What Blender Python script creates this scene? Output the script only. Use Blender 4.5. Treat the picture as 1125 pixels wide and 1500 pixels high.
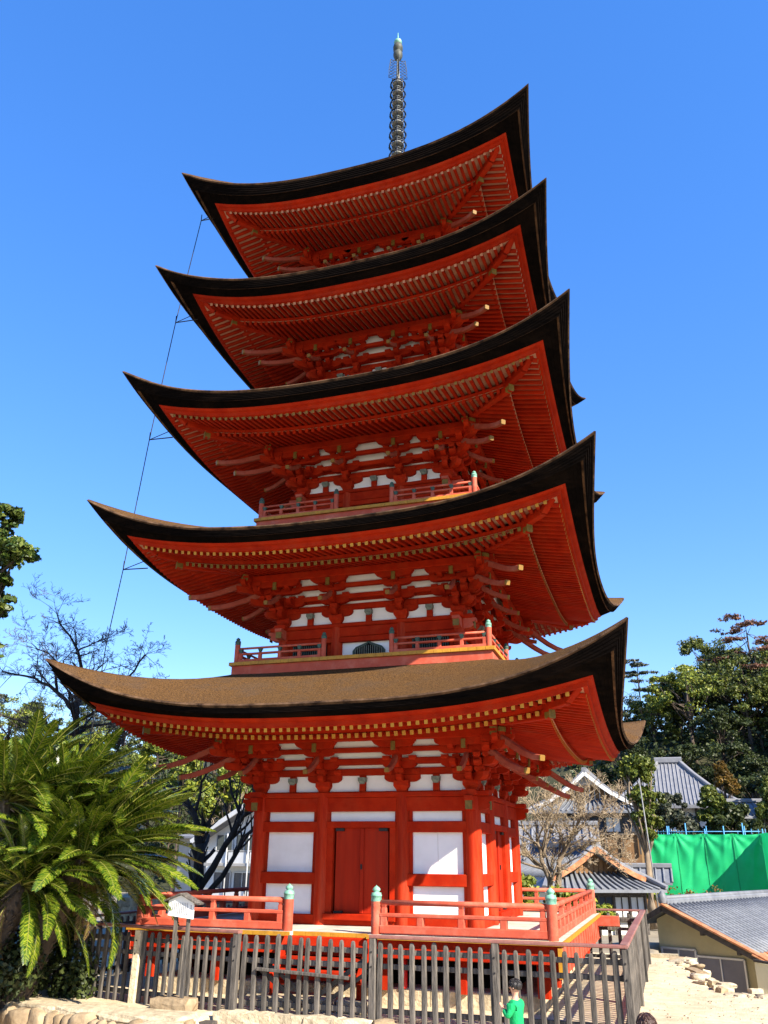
import bpy, math, random
import numpy as np
from math import sin, cos, pi, sqrt, radians
from mathutils import Vector, Matrix, Euler

for o in list(bpy.data.objects):
    bpy.data.objects.remove(o, do_unlink=True)
S = bpy.context.scene
COL = S.collection
random.seed(7)

# ------------------------------------------------------------------ camera
CAM_LOC = Vector((5.5623, -18.1829, 1.181))
CAM_ROT = Euler((1.96900, -0.0087, 0.3099), 'XYZ')
cd = bpy.data.cameras.new('camera')
cam = bpy.data.objects.new('camera', cd)
COL.objects.link(cam)
cam.location = CAM_LOC
cam.rotation_euler = CAM_ROT
cd.sensor_fit = 'VERTICAL'
cd.sensor_height = 24.0
cd.sensor_width = 18.0
cd.lens = 19.2023
cd.clip_start = 0.1
cd.clip_end = 3000
S.camera = cam
S.render.resolution_x, S.render.resolution_y = 768, 1024
S.render.engine = 'CYCLES'

# ------------------------------------------------------------------ light
SUN_EL = radians(34.0)
SUN_AZ = radians(61.0)              # from -Y towards +X
sun_dir = Vector((sin(SUN_AZ) * cos(SUN_EL), -cos(SUN_AZ) * cos(SUN_EL), sin(SUN_EL)))
W = bpy.data.worlds.new('World')
S.world = W
W.use_nodes = True
nt = W.node_tree
nt.nodes.clear()
out = nt.nodes.new('ShaderNodeOutputWorld')
bg = nt.nodes.new('ShaderNodeBackground')
sky = nt.nodes.new('ShaderNodeTexSky')
sky.sky_type = 'NISHITA'
sky.sun_disc = False
sky.sun_elevation = SUN_EL
sky.sun_rotation = math.atan2(sun_dir.x, sun_dir.y)
sky.altitude = 0
sky.air_density = 1.0
sky.dust_density = 0.0
sky.ozone_density = 4.0
hs = nt.nodes.new('ShaderNodeHueSaturation')
hs.inputs['Saturation'].default_value = 1.64
hs.inputs['Value'].default_value = 1.42
hs.inputs['Hue'].default_value = 0.519
gm = nt.nodes.new('ShaderNodeGamma')
gm.inputs['Gamma'].default_value = 0.6
nt.links.new(sky.outputs[0], gm.inputs['Color'])
nt.links.new(gm.outputs[0], hs.inputs['Color'])
nt.links.new(hs.outputs[0], bg.inputs['Color'])
bg.inputs['Strength'].default_value = 0.15
nt.links.new(bg.outputs[0], out.inputs[0])
sl = bpy.data.lights.new('sun', 'SUN')
sl.energy = 5.0
sl.angle = radians(0.53)
sl.color = (1.0, 0.91, 0.76)
so = bpy.data.objects.new('sun', sl)
COL.objects.link(so)
so.location = (30, -20, 40)
so.rotation_euler = sun_dir.to_track_quat('Z', 'Y').to_euler()
S.view_settings.view_transform = 'Standard'
S.view_settings.look = 'None'
S.view_settings.exposure = 1.45
S.view_settings.gamma = 1.0
S.view_settings.use_curve_mapping = False
S.cycles.max_bounces = 6
S.cycles.diffuse_bounces = 4
S.cycles.transparent_max_bounces = 6

# ------------------------------------------------------------------ materials
MATS = {}
def mat(name, c1, c2=None, scale=5.0, rough=0.6, bump=0.0, bscale=40.0, stretch=(1, 1, 1), metal=0.0,
        island=0.0, objrand=0.0, spec=0.3, dirt=None, dscale=1.3, damt=0.5, coord='Object', transl=0.0, emit=None):
    """procedural material: two-tone noise, larger dirt patches, per-piece variation and bump"""
    m = bpy.data.materials.new(name)
    m.use_nodes = True
    n = m.node_tree.nodes
    L = m.node_tree.links
    n.clear()
    o = n.new('ShaderNodeOutputMaterial')
    b = n.new('ShaderNodeBsdfPrincipled')
    b.inputs['Roughness'].default_value = rough
    b.inputs['Metallic'].default_value = metal
    b.inputs['Specular IOR Level'].default_value = spec
    tc = n.new('ShaderNodeTexCoord')
    mp = n.new('ShaderNodeMapping')
    mp.inputs['Scale'].default_value = stretch
    L.new(tc.outputs[coord], mp.inputs['Vector'])
    if c2 is None:
        c2 = tuple(x * 0.75 for x in c1)
    nz = n.new('ShaderNodeTexNoise')
    nz.inputs['Scale'].default_value = scale
    nz.inputs['Detail'].default_value = 8
    nz.inputs['Roughness'].default_value = 0.62
    L.new(mp.outputs[0], nz.inputs['Vector'])
    rp = n.new('ShaderNodeValToRGB')
    rp.color_ramp.elements[0].position = 0.34
    rp.color_ramp.elements[1].position = 0.66
    rp.color_ramp.elements[0].color = (*c2, 1)
    rp.color_ramp.elements[1].color = (*c1, 1)
    L.new(nz.outputs['Fac'], rp.inputs['Fac'])
    colr = rp.outputs['Color']
    if dirt is not None:
        n2 = n.new('ShaderNodeTexNoise')
        n2.inputs['Scale'].default_value = dscale
        n2.inputs['Detail'].default_value = 10
        n2.inputs['Roughness'].default_value = 0.7
        L.new(mp.outputs[0], n2.inputs['Vector'])
        r2 = n.new('ShaderNodeValToRGB')
        r2.color_ramp.elements[0].position = 0.48
        r2.color_ramp.elements[1].position = 0.72
        L.new(n2.outputs['Fac'], r2.inputs['Fac'])
        mu = n.new('ShaderNodeMath')
        mu.operation = 'MULTIPLY'
        mu.inputs[1].default_value = damt
        L.new(r2.outputs['Color'], mu.inputs[0])
        mx = n.new('ShaderNodeMix')
        mx.data_type = 'RGBA'
        L.new(mu.outputs[0], mx.inputs[0])
        L.new(colr, mx.inputs[6])
        mx.inputs[7].default_value = (*dirt, 1)
        colr = mx.outputs[2]
    if island or objrand:
        if island:
            g = n.new('ShaderNodeNewGeometry')
            src = g.outputs['Random Per Island']
            amt = island
        else:
            g = n.new('ShaderNodeObjectInfo')
            src = g.outputs['Random']
            amt = objrand
        mr = n.new('ShaderNodeMapRange')
        mr.inputs[3].default_value = 1 - amt
        mr.inputs[4].default_value = 1 + amt
        L.new(src, mr.inputs[0])
        h = n.new('ShaderNodeHueSaturation')
        L.new(colr, h.inputs['Color'])
        L.new(mr.outputs[0], h.inputs['Value'])
        colr = h.outputs[0]
    L.new(colr, b.inputs['Base Color'])
    if bump:
        nb = n.new('ShaderNodeTexNoise')
        nb.inputs['Scale'].default_value = bscale
        nb.inputs['Detail'].default_value = 6
        L.new(mp.outputs[0], nb.inputs['Vector'])
        bp = n.new('ShaderNodeBump')
        bp.inputs['Strength'].default_value = bump
        bp.inputs['Distance'].default_value = 0.02
        L.new(nb.outputs['Fac'], bp.inputs['Height'])
        L.new(bp.outputs[0], b.inputs['Normal'])
    sh = b.outputs[0]
    if transl:
        t = n.new('ShaderNodeBsdfTranslucent')
        L.new(colr, t.inputs['Color'])
        ms = n.new('ShaderNodeMixShader')
        ms.inputs[0].default_value = transl
        L.new(b.outputs[0], ms.inputs[1])
        L.new(t.outputs[0], ms.inputs[2])
        sh = ms.outputs[0]
    L.new(sh, o.inputs[0])
    MATS[name] = m
    return m

VERM = mat('vermilion', (0.40, 0.021, 0.003), (0.28, 0.012, 0.002), scale=3.2, rough=0.75, bump=0.12, bscale=30, objrand=0.14, dirt=(0.36, 0.055, 0.018), damt=0.40, dscale=2.2, spec=0.08)
VERMC = mat('vermilion_column', (0.43, 0.027, 0.004), (0.30, 0.014, 0.003), scale=5, rough=0.7, bump=0.2, bscale=24, stretch=(3, 3, .35), objrand=0.12, dirt=(0.42, 0.10, 0.045), damt=0.45, dscale=1.6, spec=0.10)
VERMD = mat('vermilion_door', (0.40, 0.022, 0.004), (0.29, 0.014, 0.003), scale=4, rough=0.65, bump=0.15, stretch=(2, 2, .2), dirt=(0.25, 0.03, 0.012), damt=0.5, spec=.12)
VFADE = mat('vermilion_faded', (0.48, 0.085, 0.042), (0.40, 0.062, 0.030), scale=3.5, rough=0.7, bump=0.15, bscale=35, objrand=0.08, dirt=(0.62, 0.27, 0.18), damt=0.4, dscale=2.5)
SOFB = mat('eave_board_pale', (0.55, 0.33, 0.22), (0.45, 0.22, 0.14), scale=3, rough=0.8, dirt=(0.42, 0.08, 0.04), damt=0.5)
GOLDM = mat('tail_ochre', (0.25, 0.125, 0.018), (0.17, 0.09, 0.014), scale=12, rough=0.6, dirt=(0.10, 0.07, 0.02), damt=0.5, dscale=7)
PALEE = mat('faded_rafter_end', (0.50, 0.25, 0.14), (0.40, 0.17, 0.09), scale=9, rough=0.8)
GOLDD = mat('dull_ochre', (0.22, 0.135, 0.022), (0.12, 0.08, 0.015), scale=14, rough=0.6, dirt=(0.06, 0.05, 0.02), damt=0.5, dscale=9)
GOLD = mat('ochre_paint', (0.50, 0.25, 0.020), (0.38, 0.17, 0.015), scale=8, rough=0.5, dirt=(0.22, 0.14, 0.03), damt=0.4, dscale=5)
PLAST = mat('white_plaster', (0.86, 0.845, 0.82), (0.80, 0.785, 0.76), scale=2.0, rough=0.9, bump=0.05, dirt=(0.60, 0.57, 0.52), damt=0.32, dscale=1.4, spec=.1)
BARK = mat('bark_thatch', (0.165, 0.086, 0.032), (0.030, 0.017, 0.009), scale=38, rough=1.0, bump=1.0, bscale=70, dirt=(0.075, 0.054, 0.040), damt=0.7, dscale=1.0, spec=0.05)
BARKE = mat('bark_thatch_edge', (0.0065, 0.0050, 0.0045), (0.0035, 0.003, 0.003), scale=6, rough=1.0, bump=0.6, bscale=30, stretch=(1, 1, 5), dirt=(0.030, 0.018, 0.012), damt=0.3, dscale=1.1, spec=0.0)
BARKL = mat('bark_thatch_lip', (0.13, 0.075, 0.042), (0.018, 0.011, 0.008), scale=4, rough=0.9, bump=0.5, spec=0.05)
VERD = mat('verdigris_bronze', (0.22, 0.45, 0.33), (0.10, 0.26, 0.19), scale=14, rough=0.6, metal=0.2, dirt=(0.42, 0.60, 0.50), damt=0.5, dscale=9)
VERDK = mat('dark_verdigris', (0.07, 0.14, 0.11), (0.04, 0.07, 0.06), scale=14, rough=0.6, metal=0.2)
BRONZE = mat('grey_bronze', (0.20, 0.195, 0.175), (0.13, 0.13, 0.12), scale=8, rough=0.6, metal=0.05, dirt=(0.28, 0.36, 0.31), damt=0.4, dscale=5)
BRONZEG = mat('greenish_bronze', (0.085, 0.09, 0.075), (0.05, 0.055, 0.045), scale=8, rough=0.6, metal=0.1)
TAILM = mat('tail_rafter_paint', (0.33, 0.068, 0.040), (0.25, 0.042, 0.024), scale=5, rough=0.75, dirt=(0.40, 0.18, 0.12), damt=0.45, dscale=3, spec=.1)
BRONZED = mat('dark_bronze', (0.03, 0.035, 0.045), (0.015, 0.018, 0.025), scale=8, rough=0.5, metal=0.4)
FLOORW = mat('deck_plank_grey', (0.55, 0.50, 0.42), (0.40, 0.36, 0.30), scale=3, rough=0.8, bump=0.2, objrand=0.12, stretch=(1, 1, 1), dirt=(0.66, 0.60, 0.50), damt=0.4)
WOODG = mat('weathered_wood', (0.145, 0.125, 0.105), (0.030, 0.027, 0.024), scale=9, rough=0.85, bump=0.5, bscale=25, stretch=(3, 3, .35), objrand=0.35, dirt=(0.055, 0.05, 0.048), damt=0.7, dscale=2.5)
WOODD = mat('dark_wood', (0.10, 0.085, 0.075), (0.045, 0.04, 0.036), scale=9, rough=0.85, bump=0.4, stretch=(1, 1, 1), objrand=0.2)
RAILC = mat('fence_cap_rail', (0.26, 0.105, 0.085), (0.17, 0.075, 0.062), scale=7, rough=0.6, bump=0.2, dirt=(0.36, 0.22, 0.19), damt=0.5)
IRON = mat('black_iron', (0.02, 0.02, 0.022), (0.035, 0.03, 0.028), scale=10, rough=0.5, metal=0.5)
LATT = mat('lattice_green', (0.055, 0.085, 0.065), (0.035, 0.05, 0.04), scale=10, rough=0.7)
DARK = mat('interior_shade', (0.012, 0.011, 0.010), (0.008, 0.008, 0.008), rough=0.9, spec=0.0)  # near-black that stands in for shade inside and under things
GREENB = mat('painted_block', (0.22, 0.24, 0.19), (0.10, 0.12, 0.10), scale=25, rough=0.7)
STONE = mat('pale_stone', (0.56, 0.47, 0.32), (0.36, 0.29, 0.19), scale=7, rough=0.95, bump=0.9, bscale=22, objrand=0.18, dirt=(0.16, 0.115, 0.07), damt=0.65, dscale=4.5)
STONEB = mat('brown_stone', (0.36, 0.27, 0.165), (0.20, 0.14, 0.08), scale=5, rough=0.9, bump=0.8, bscale=14, objrand=0.25, dirt=(0.15, 0.10, 0.06), damt=0.6, dscale=4)
SAND = mat('sandy_ground', (0.64, 0.53, 0.36), (0.47, 0.375, 0.24), scale=5, rough=0.95, bump=0.8, bscale=35, dirt=(0.36, 0.28, 0.18), damt=0.6, dscale=1.1)

# ------------------------------------------------------------------ mesh builder
def mw(o):
    m = o.matrix_basis.copy()
    p = o.parent
    while p is not None:
        m = p.matrix_basis @ m
        p = p.parent
    return m

class MB:
    def __init__(s):
        s.v = []; s.f = []; s.m = []; s.s = []
    def add(s, vs, fs, mi=0, smooth=False):
        k = len(s.v)
        s.v.extend([tuple(a) for a in vs])
        for f in fs:
            s.f.append(tuple(i + k for i in f)); s.m.append(mi); s.s.append(smooth)
    def box(s, c, d, R=None, mi=0):
        x, y, z = d[0] / 2, d[1] / 2, d[2] / 2
        vs = [Vector((a * x, b * y, e * z)) for e in (-1, 1) for b in (-1, 1) for a in (-1, 1)]
        if R is not None: vs = [R @ q for q in vs]
        c = Vector(c)
        s.add([q + c for q in vs], [(0, 2, 3, 1), (4, 5, 7, 6), (0, 1, 5, 4), (2, 6, 7, 3), (0, 4, 6, 2), (1, 3, 7, 5)], mi)
    def beam(s, p0, p1, w, h, up=(0, 0, 1), ch=0.008, mi=0, cap0=None, cap1=None, w1=None, h1=None):
        """chamfered rectangular bar from p0 to p1 (centre line)"""
        p0 = Vector(p0); p1 = Vector(p1)
        d = (p1 - p0).normalized()
        r = d.cross(Vector(up))
        if r.length < 1e-6: r = d.cross(Vector((0, 1, 0)))
        r.normalize(); u = r.cross(d)
        ring = []
        for p, ww, hh in ((p0, w, h), (p1, w1 or w, h1 or h)):
            a, b = ww / 2, hh / 2
            ring += [p + r * x + u * y for x, y in ((-a + ch, -b), (a - ch, -b), (a, -b + ch), (a, b - ch), (a - ch, b), (-a + ch, b), (-a, b - ch), (-a, -b + ch))]
        fs = [(i, (i + 1) % 8, 8 + (i + 1) % 8, 8 + i) for i in range(8)]
        s.add(ring, fs, mi)
        k = len(s.v) - 16
        s.f.append(tuple(k + i for i in (7, 6, 5, 4, 3, 2, 1, 0))); s.m.append(mi if cap0 is None else cap0); s.s.append(False)
        s.f.append(tuple(k + 8 + i for i in range(8))); s.m.append(mi if cap1 is None else cap1); s.s.append(False)
    def tube(s, pts, rad, n=8, mi=0, caps=True, smooth=True):
        pts = [Vector(p) for p in pts]
        if not isinstance(rad, (list, tuple)): rad = [rad] * len(pts)
        rings = []
        for i, p in enumerate(pts):
            d = (pts[min(i + 1, len(pts) - 1)] - pts[max(i - 1, 0)]).normalized()
            a = d.cross(Vector((0, 0, 1)))
            if a.length < 1e-3: a = d.cross(Vector((1, 0, 0)))
            a.normalize(); b = a.cross(d)
            rings += [p + (a * cos(2 * pi * j / n) + b * sin(2 * pi * j / n)) * rad[i] for j in range(n)]
        fs = [(i * n + j, i * n + (j + 1) % n, (i + 1) * n + (j + 1) % n, (i + 1) * n + j) for i in range(len(pts) - 1) for j in range(n)]
        s.add(rings, fs, mi, smooth)
        if caps:
            k = len(s.v) - len(rings)
            s.f.append(tuple(k + j for j in range(n))[::-1]); s.m.append(mi); s.s.append(False)
            k2 = len(s.v) - n
            s.f.append(tuple(k2 + j for j in range(n))); s.m.append(mi); s.s.append(False)
    def lathe(s, prof, c=(0, 0, 0), n=12, mi=0, smooth=True):
        vs = []
        for r, z in prof:
            vs += [(c[0] + r * cos(2 * pi * j / n), c[1] + r * sin(2 * pi * j / n), c[2] + z) for j in range(n)]
        fs = [(i * n + j, i * n + (j + 1) % n, (i + 1) * n + (j + 1) % n, (i + 1) * n + j) for i in range(len(prof) - 1) for j in range(n)]
        s.add(vs, fs, mi, smooth)
    def prism(s, poly, o, ax, ay, az, t, mi=0):
        """polygon (x,y) in plane ax,ay through o, extruded t along az (centred)"""
        o = Vector(o); ax = Vector(ax); ay = Vector(ay); az = Vector(az)
        n = len(poly)
        vs = [o + ax * x + ay * y - az * t / 2 for x, y in poly] + [o + ax * x + ay * y + az * t / 2 for x, y in poly]
        fs = [tuple(range(n))[::-1], tuple(range(n, 2 * n))] + [(i, (i + 1) % n, n + (i + 1) % n, n + i) for i in range(n)]
        s.add(vs, fs, mi)
    def strip(s, rows, mi=0, smooth=True, closed=False):
        """grid of points rows[i][j]"""
        n = len(rows[0])
        vs = [p for r in rows for p in r]
        fs = []
        for i in range(len(rows) - 1):
            for j in range(n - (0 if closed else 1)):
                fs.append((i * n + j, i * n + (j + 1) % n, (i + 1) * n + (j + 1) % n, (i + 1) * n + j))
        s.add(vs, fs, mi, smooth)
    def mesh(s, name, mats, inv=None):
        me = bpy.data.meshes.new(name)
        vs = s.v if inv is None else [tuple(inv @ Vector(q)) for q in s.v]
        me.from_pydata(vs, [], s.f)
        if not isinstance(mats, (list, tuple)): mats = [mats]
        for a in mats: me.materials.append(a)
        me.polygons.foreach_set('material_index', s.m)
        me.polygons.foreach_set('use_smooth', s.s)
        me.update()
        return me
    def build(s, name, mats, parent=None, **kw):
        inv = mw(parent).inverted() if parent is not None else None
        return put(name, s.mesh(name, mats, inv), parent, **kw)

def put(name, me, parent=None, M=None, label=None, kind=None):
    o = bpy.data.objects.new(name, me)
    COL.objects.link(o)
    if parent is not None: o.parent = parent
    if M is not None: o.matrix_basis = M
    if label: o['label'] = label
    if kind: o['kind'] = kind
    return o
def thing(name, label, cat, loc=(0, 0, 0), group=None, rz=0.0):
    o = bpy.data.objects.new(name, None)
    COL.objects.link(o)
    o.empty_display_size = 0.3
    o.location = loc
    o.rotation_euler = (0, 0, rz)
    tag(o, label, cat, group)
    return o
def tag(o, label, cat, group=None):
    o['label'] = label; o['category'] = cat
    if group: o['group'] = group
    return o
def npmesh(name, V, nper, mats, smooth=False, mi=None):
    """mesh of N separate nper-gons from array (N*nper,3)"""
    V = np.asarray(V, dtype=np.float32).reshape(-1, 3)
    me = bpy.data.meshes.new(name)
    nv = len(V); nf = nv // nper
    me.vertices.add(nv); me.loops.add(nv); me.polygons.add(nf)
    me.vertices.foreach_set('co', V.ravel())
    me.loops.foreach_set('vertex_index', np.arange(nv, dtype=np.int32))
    me.polygons.foreach_set('loop_start', np.arange(0, nv, nper, dtype=np.int32))
    if not isinstance(mats, (list, tuple)): mats = [mats]
    for a in mats: me.materials.append(a)
    if mi is not None: me.polygons.foreach_set('material_index', np.asarray(mi, dtype=np.int32))
    if smooth: me.polygons.foreach_set('use_smooth', np.ones(nf, dtype=bool))
    me.update(calc_edges=True)
    return me
RZ = [Matrix.Rotation(k * pi / 2, 4, 'Z') for k in range(4)]
def side(k, u, n, z):
    return RZ[k] @ Vector((u, -n, z))
# ------------------------------------------------------------------ pagoda
GZ = -1.05
pag = thing('five_storied_pagoda', 'tall vermilion five-storied pagoda with dark bark roofs standing behind the picket fence', 'pagoda', (0, 0, GZ))
# w, tip h, top-edge mid z, bottom-edge mid z, bottom corner z, bottom-edge half width
ROOFS = {1: (5.38, 4.60, 3.61, 3.42, 3.89, 4.74), 2: (5.18, 7.985, 7.09, 6.87, 7.365, 4.55), 3: (4.966, 11.215, 10.35, 10.08, 10.60, 4.34),
         4: (4.70, 14.327, 13.54, 13.23, 13.85, 4.02), 5: (4.476, 17.42, 16.64, 16.24, 16.83, 3.82)}
BODY = {k: ROOFS[k][0] - 3.21 for k in ROOFS}
Z0 = {1: 2.35, 2: 5.82, 3: 9.08, 4: 12.20, 5: 15.20}
FLO = {2: 4.93, 3: 8.28, 4: 11.42, 5: 14.45}
CW = 0.40
def roof_points(k, m, zmid, rise, c, p, N=44):
    """ring of points round all four sides: list of rows j -> Vector"""
    pts = []
    for q in range(4):
        for i in range(N):
            t = -1 + 2 * i / N
            t = math.copysign(abs(t) ** 0.8, t) if abs(t) < 1 else t
            pts.append(side(q, t * m, m - c * (1 - t * t), zmid + rise * abs(t) ** p))
    return pts

def make_roof(k):
    w, h, zt, zb, hb, sb = ROOFS[k]
    b = BODY[k]
    rise_t = h - zt; rise_b = hb - zb
    R = []
    th = roof_points
    # underside / cut face of the bark
    ring_in = th(k, sb, zb, rise_b, 0.0, 2.6)
    f1 = 0.50
    ring_s1 = th(k, sb + (w - sb) * f1, zb + (zt - zb) * 0.30, rise_b + (rise_t - rise_b) * f1 * .9, CW * 0.42, 3.0)
    ring_s2 = th(k, sb + (w - sb) * (f1 + .07), zb + (zt - zb) * 0.26, rise_b + (rise_t - rise_b) * f1 * .9, CW * 0.46, 3.0)
    ring_e0 = th(k, w - 0.035, zt - 0.035, rise_t, CW, 3.35)
    ring_e1 = th(k, w, zt, rise_t, CW, 3.4)
    ring_e2 = th(k, w - 0.03, zt + 0.035, rise_t - .01, CW, 3.4)
    mb = MB()
    rj = random.Random(k)
    jit = [rj.uniform(-1, 1) for _ in ring_in]
    jit2 = [sum(jit[(i + d_) % len(jit)] for d_ in (-2, -1, 0, 1, 2)) / 5 for i in range(len(jit))]
    def layered(A, B, n, off):
        rows = []
        for i in range(n + 1):
            f = i / n
            for s_ in ((0, 1) if 0 < i < n else (0,)):
                row = []
                for j, (p_, q_) in enumerate(zip(A, B)):
                    v = p_.lerp(q_, f)
                    h_ = Vector((v.x, v.y, 0)).normalized() * (off * (s_ - .5) if 0 < i < n else 0)
                    row.append(v + h_ + Vector((0, 0, .006 * jit2[(j * 3 + i * 7) % len(jit)] if 0 < i < n else 0)))
                rows.append(row)
        mb.strip(rows, 0, False, True)
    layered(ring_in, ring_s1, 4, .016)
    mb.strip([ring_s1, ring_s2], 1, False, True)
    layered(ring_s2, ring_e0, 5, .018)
    ring_e1 = [p_ + Vector((0, 0, .010 * jit2[j])) for j, p_ in enumerate(ring_e1)]
    ring_e2 = [p_ + Vector((0, 0, .012 * jit2[j])) for j, p_ in enumerate(ring_e2)]
    mb.strip([ring_e0, ring_e1, ring_e2], 1, False, True)
    # top surface
    if k < 5:
        m1 = BODY[k + 1] + 0.62; z1 = FLO[k + 1] - 0.16
    else:
        m1 = 0.32; z1 = 19.9
    rows = [ring_e2]
    for i in range(1, 13):
        v = i / 12
        g = 0.62 * v + 0.38 * v * v
        m = (w - .03) + (m1 - w + .03) * v
        rows.append(th(k, m, (zt + .035) * (1 - g) + z1 * g, (rise_t - .01) * (1 - v) ** 1.5, CW * (1 - v), 3.4 - .9 * v))
    mb.strip(rows, 2, True, True)
    roof = mb.build('roof', [BARKE, BARKL, BARK], pag)
    # thin stepped fascia under the layered bark
    fb = MB()
    fb.strip([th(k, sb - .01, zb - .004, rise_b, 0, 2.6), th(k, sb - .05, zb - .05, rise_b, 0, 2.6), th(k, sb - .11, zb - .075, rise_b, 0, 2.6), th(k, sb - .115, zb - .15, rise_b, 0, 2.6), th(k, sb - .19, zb - .16, rise_b, 0, 2.6),
              th(k, sb - .19, zb - .10, rise_b, 0, 2.6)], 0, False, True)
    fb.build('eave_fascia', [VERM], roof)
    # ---------- soffit
    nP = b + 0.61; nK = w - 1.50; nT = sb - 0.17
    zP = Z0[k] + 1.06                     # purlin top
    zK = zb - 0.27                        # base rafter tip underside (mid)
    zT = zb - 0.225                       # flying rafter tip underside (mid)
    zKf = zK + 0.17                       # flying rafter underside over the kioi
    def q(n): return max(0.0, min(1.0, (n - nP) / (nT - nP)))
    def rr(u, n): return rise_b * q(n) * min(1.0, abs(u) / max(n, .1)) ** 2.6
    def zbase(u, n): return zP + (zK - zP) * (n - nP) / (nK - nP) + rr(u, n)
    def zfly(u, n): return zKf + (zT - zKf) * (n - nK) / (nT - nK) + rr(u, n)
    # boards over both rafter tiers
    sb_ = MB()
    for qd in range(4):
        for fn, na, nb, add in ((zbase, b - .02, nK + .02, .082), (zfly, nK - .1, nT - .012, .075)):
            rows = []
            for i in range(5):
                n = na + (nb - na) * i / 4
                rows.append([side(qd, n * t, n, fn(n * t, n) + add) for t in [-1 + j / 10 for j in range(21)]])
            sb_.strip(rows, 0, False)
        # kioi (small beam carrying the flying rafters)
        for j in range(20):
            t0, t1 = -1 + j / 10, -1 + (j + 1) / 10
            n = nK - .05
            sb_.beam(side(qd, n * t0, n, zbase(n * t0, n) + .125), side(qd, n * t1, n, zbase(n * t1, n) + .125), .09, .09, mi=1)
    sb_.build('soffit_board', [SOFB, VERM], roof)
    # rafters
    half = int((nT - .12) / 0.148)
    for qd in range(4):
        for i in range(-half, half + 1):
            u = i * 0.148
            # flying
            n0 = max(nK - .12, abs(u) + .07)
            if n0 < nT - .08:
                RAFT.append((k, roof, side(qd, u, n0, zfly(u, n0) + .0375), side(qd, u, nT, zfly(u, nT) + .0375), .062, .075, qd, 0))
            n0 = max(b + .35, abs(u) + .07)
            if n0 < nK - .05:
                RAFT.append((k, roof, side(qd, u, n0, zbase(u, n0) + .041), side(qd, u, nK, zbase(u, nK) + .041), .068, .082, qd, 1))
    # purlin + inner boarding
    pb = MB()
    for qd in range(4):
        ext = nP + .28
        pb.beam(side(qd, -ext, nP, zP - .085), side(qd, ext, nP, zP - .085), .13, .17, ch=.02, cap0=1, cap1=1)
    pb.build('eave_purlin', [VERM, GOLDD], pag)
    # hip rafters
    for qd in range(4):
        def dg(s, z): return side(qd, s, s, z)
        s1 = w - 1.42
        hb1 = MB()
        hb1.beam(dg(b, zbase(b, b) - .02), dg(s1, zbase(s1, s1) - .01), .13, .17, ch=.015, cap1=1)
        p = dg(s1, zbase(s1, s1) - .03); d = (dg(s1, 0) - dg(0, 0)).normalized()
        hb1.beam(p - d * .12, p + d * .006, .135, .12, ch=.015, mi=1)
        hb1.build('hip_rafter', [VERM, GOLDD], roof)
        hb2 = MB()
        sa, sm, s2 = s1 - .35, s1 + .30, w - .74
        pa, pm, pe = dg(sa, zfly(sa, sa) - .02), dg(sm, zfly(sm, sm) - .03), dg(s2, zb + rise_b + .10 - (.04 if k == 1 else 0.02))
        hb2.beam(pa, pm, .13, .19, ch=.012)
        hb2.beam(pm, pe, .13, .17, ch=.012, cap1=1, w1=.15, h1=.16)
        d = (pe - pm).normalized()
        hb2.beam(pe - d * .08, pe + d * .008, .155, .10, ch=.012, mi=1)
        hb2.box(pe + Vector((0, 0, .075)) - d * .06, (.2, .2, .03), Matrix.Rotation(pi / 4 , 3, 'Z'), mi=2)
        hb2.build('hip_rafter', [VERM, GOLDD, VFADE], roof)
        # block at purlin crossing
    return roof

RAFT = []
roof_obj = {k: make_roof(k) for k in ROOFS}

# choose the 300 rafters that show largest; the rest of each roof is one part
_R = CAM_ROT.to_matrix().transposed()
def px(p):
    v = _R @ (Vector(p) - CAM_LOC)
    return (v.x / -v.z * 1200, v.y / -v.z * 1200)
def area(r):
    a, b = px(r[2]), px(r[3])
    vis = {0: 1.0, 1: 0.9, 3: 0.3}.get(r[6], 0.0)
    if r[6] == 1 and r[2].y > 1.5: vis *= .5
    if r[0] < 5 and False: vis = 0
    # upper parts hidden behind the roof below
    return math.hypot(a[0] - b[0], a[1] - b[1]) * vis
def rafter_geo(mb, p0, p1, w, h, tier=0):
    d = (p1 - p0).normalized()
    mb.beam(p0, p1, w, h, ch=.006, cap1=1 + tier)
RAFT.sort(key=area, reverse=True)
rest = {k: MB() for k in ROOFS}
RM = {1: [VERM, GOLD, GOLD], 2: [VERM, GOLD, GOLDD], 3: [VERM, GOLDM, VERM], 4: [VERM, PALEE, VERM], 5: [VERM, PALEE, VERM]}  # dull or red base tips on upper roofs stand in for shadow
for i, (k, roof, p0, p1, w_, h_, qd, tier) in enumerate(RAFT):
    if i < 300:
        mb = MB(); rafter_geo(mb, p0, p1, w_, h_, tier)
        mb.build('rafter', RM[k], roof)
    else:
        rafter_geo(rest[k], p0, p1, w_, h_, tier)
for k in ROOFS:
    rest[k].build('rafters', RM[k], roof_obj[k], kind='stuff')

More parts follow.
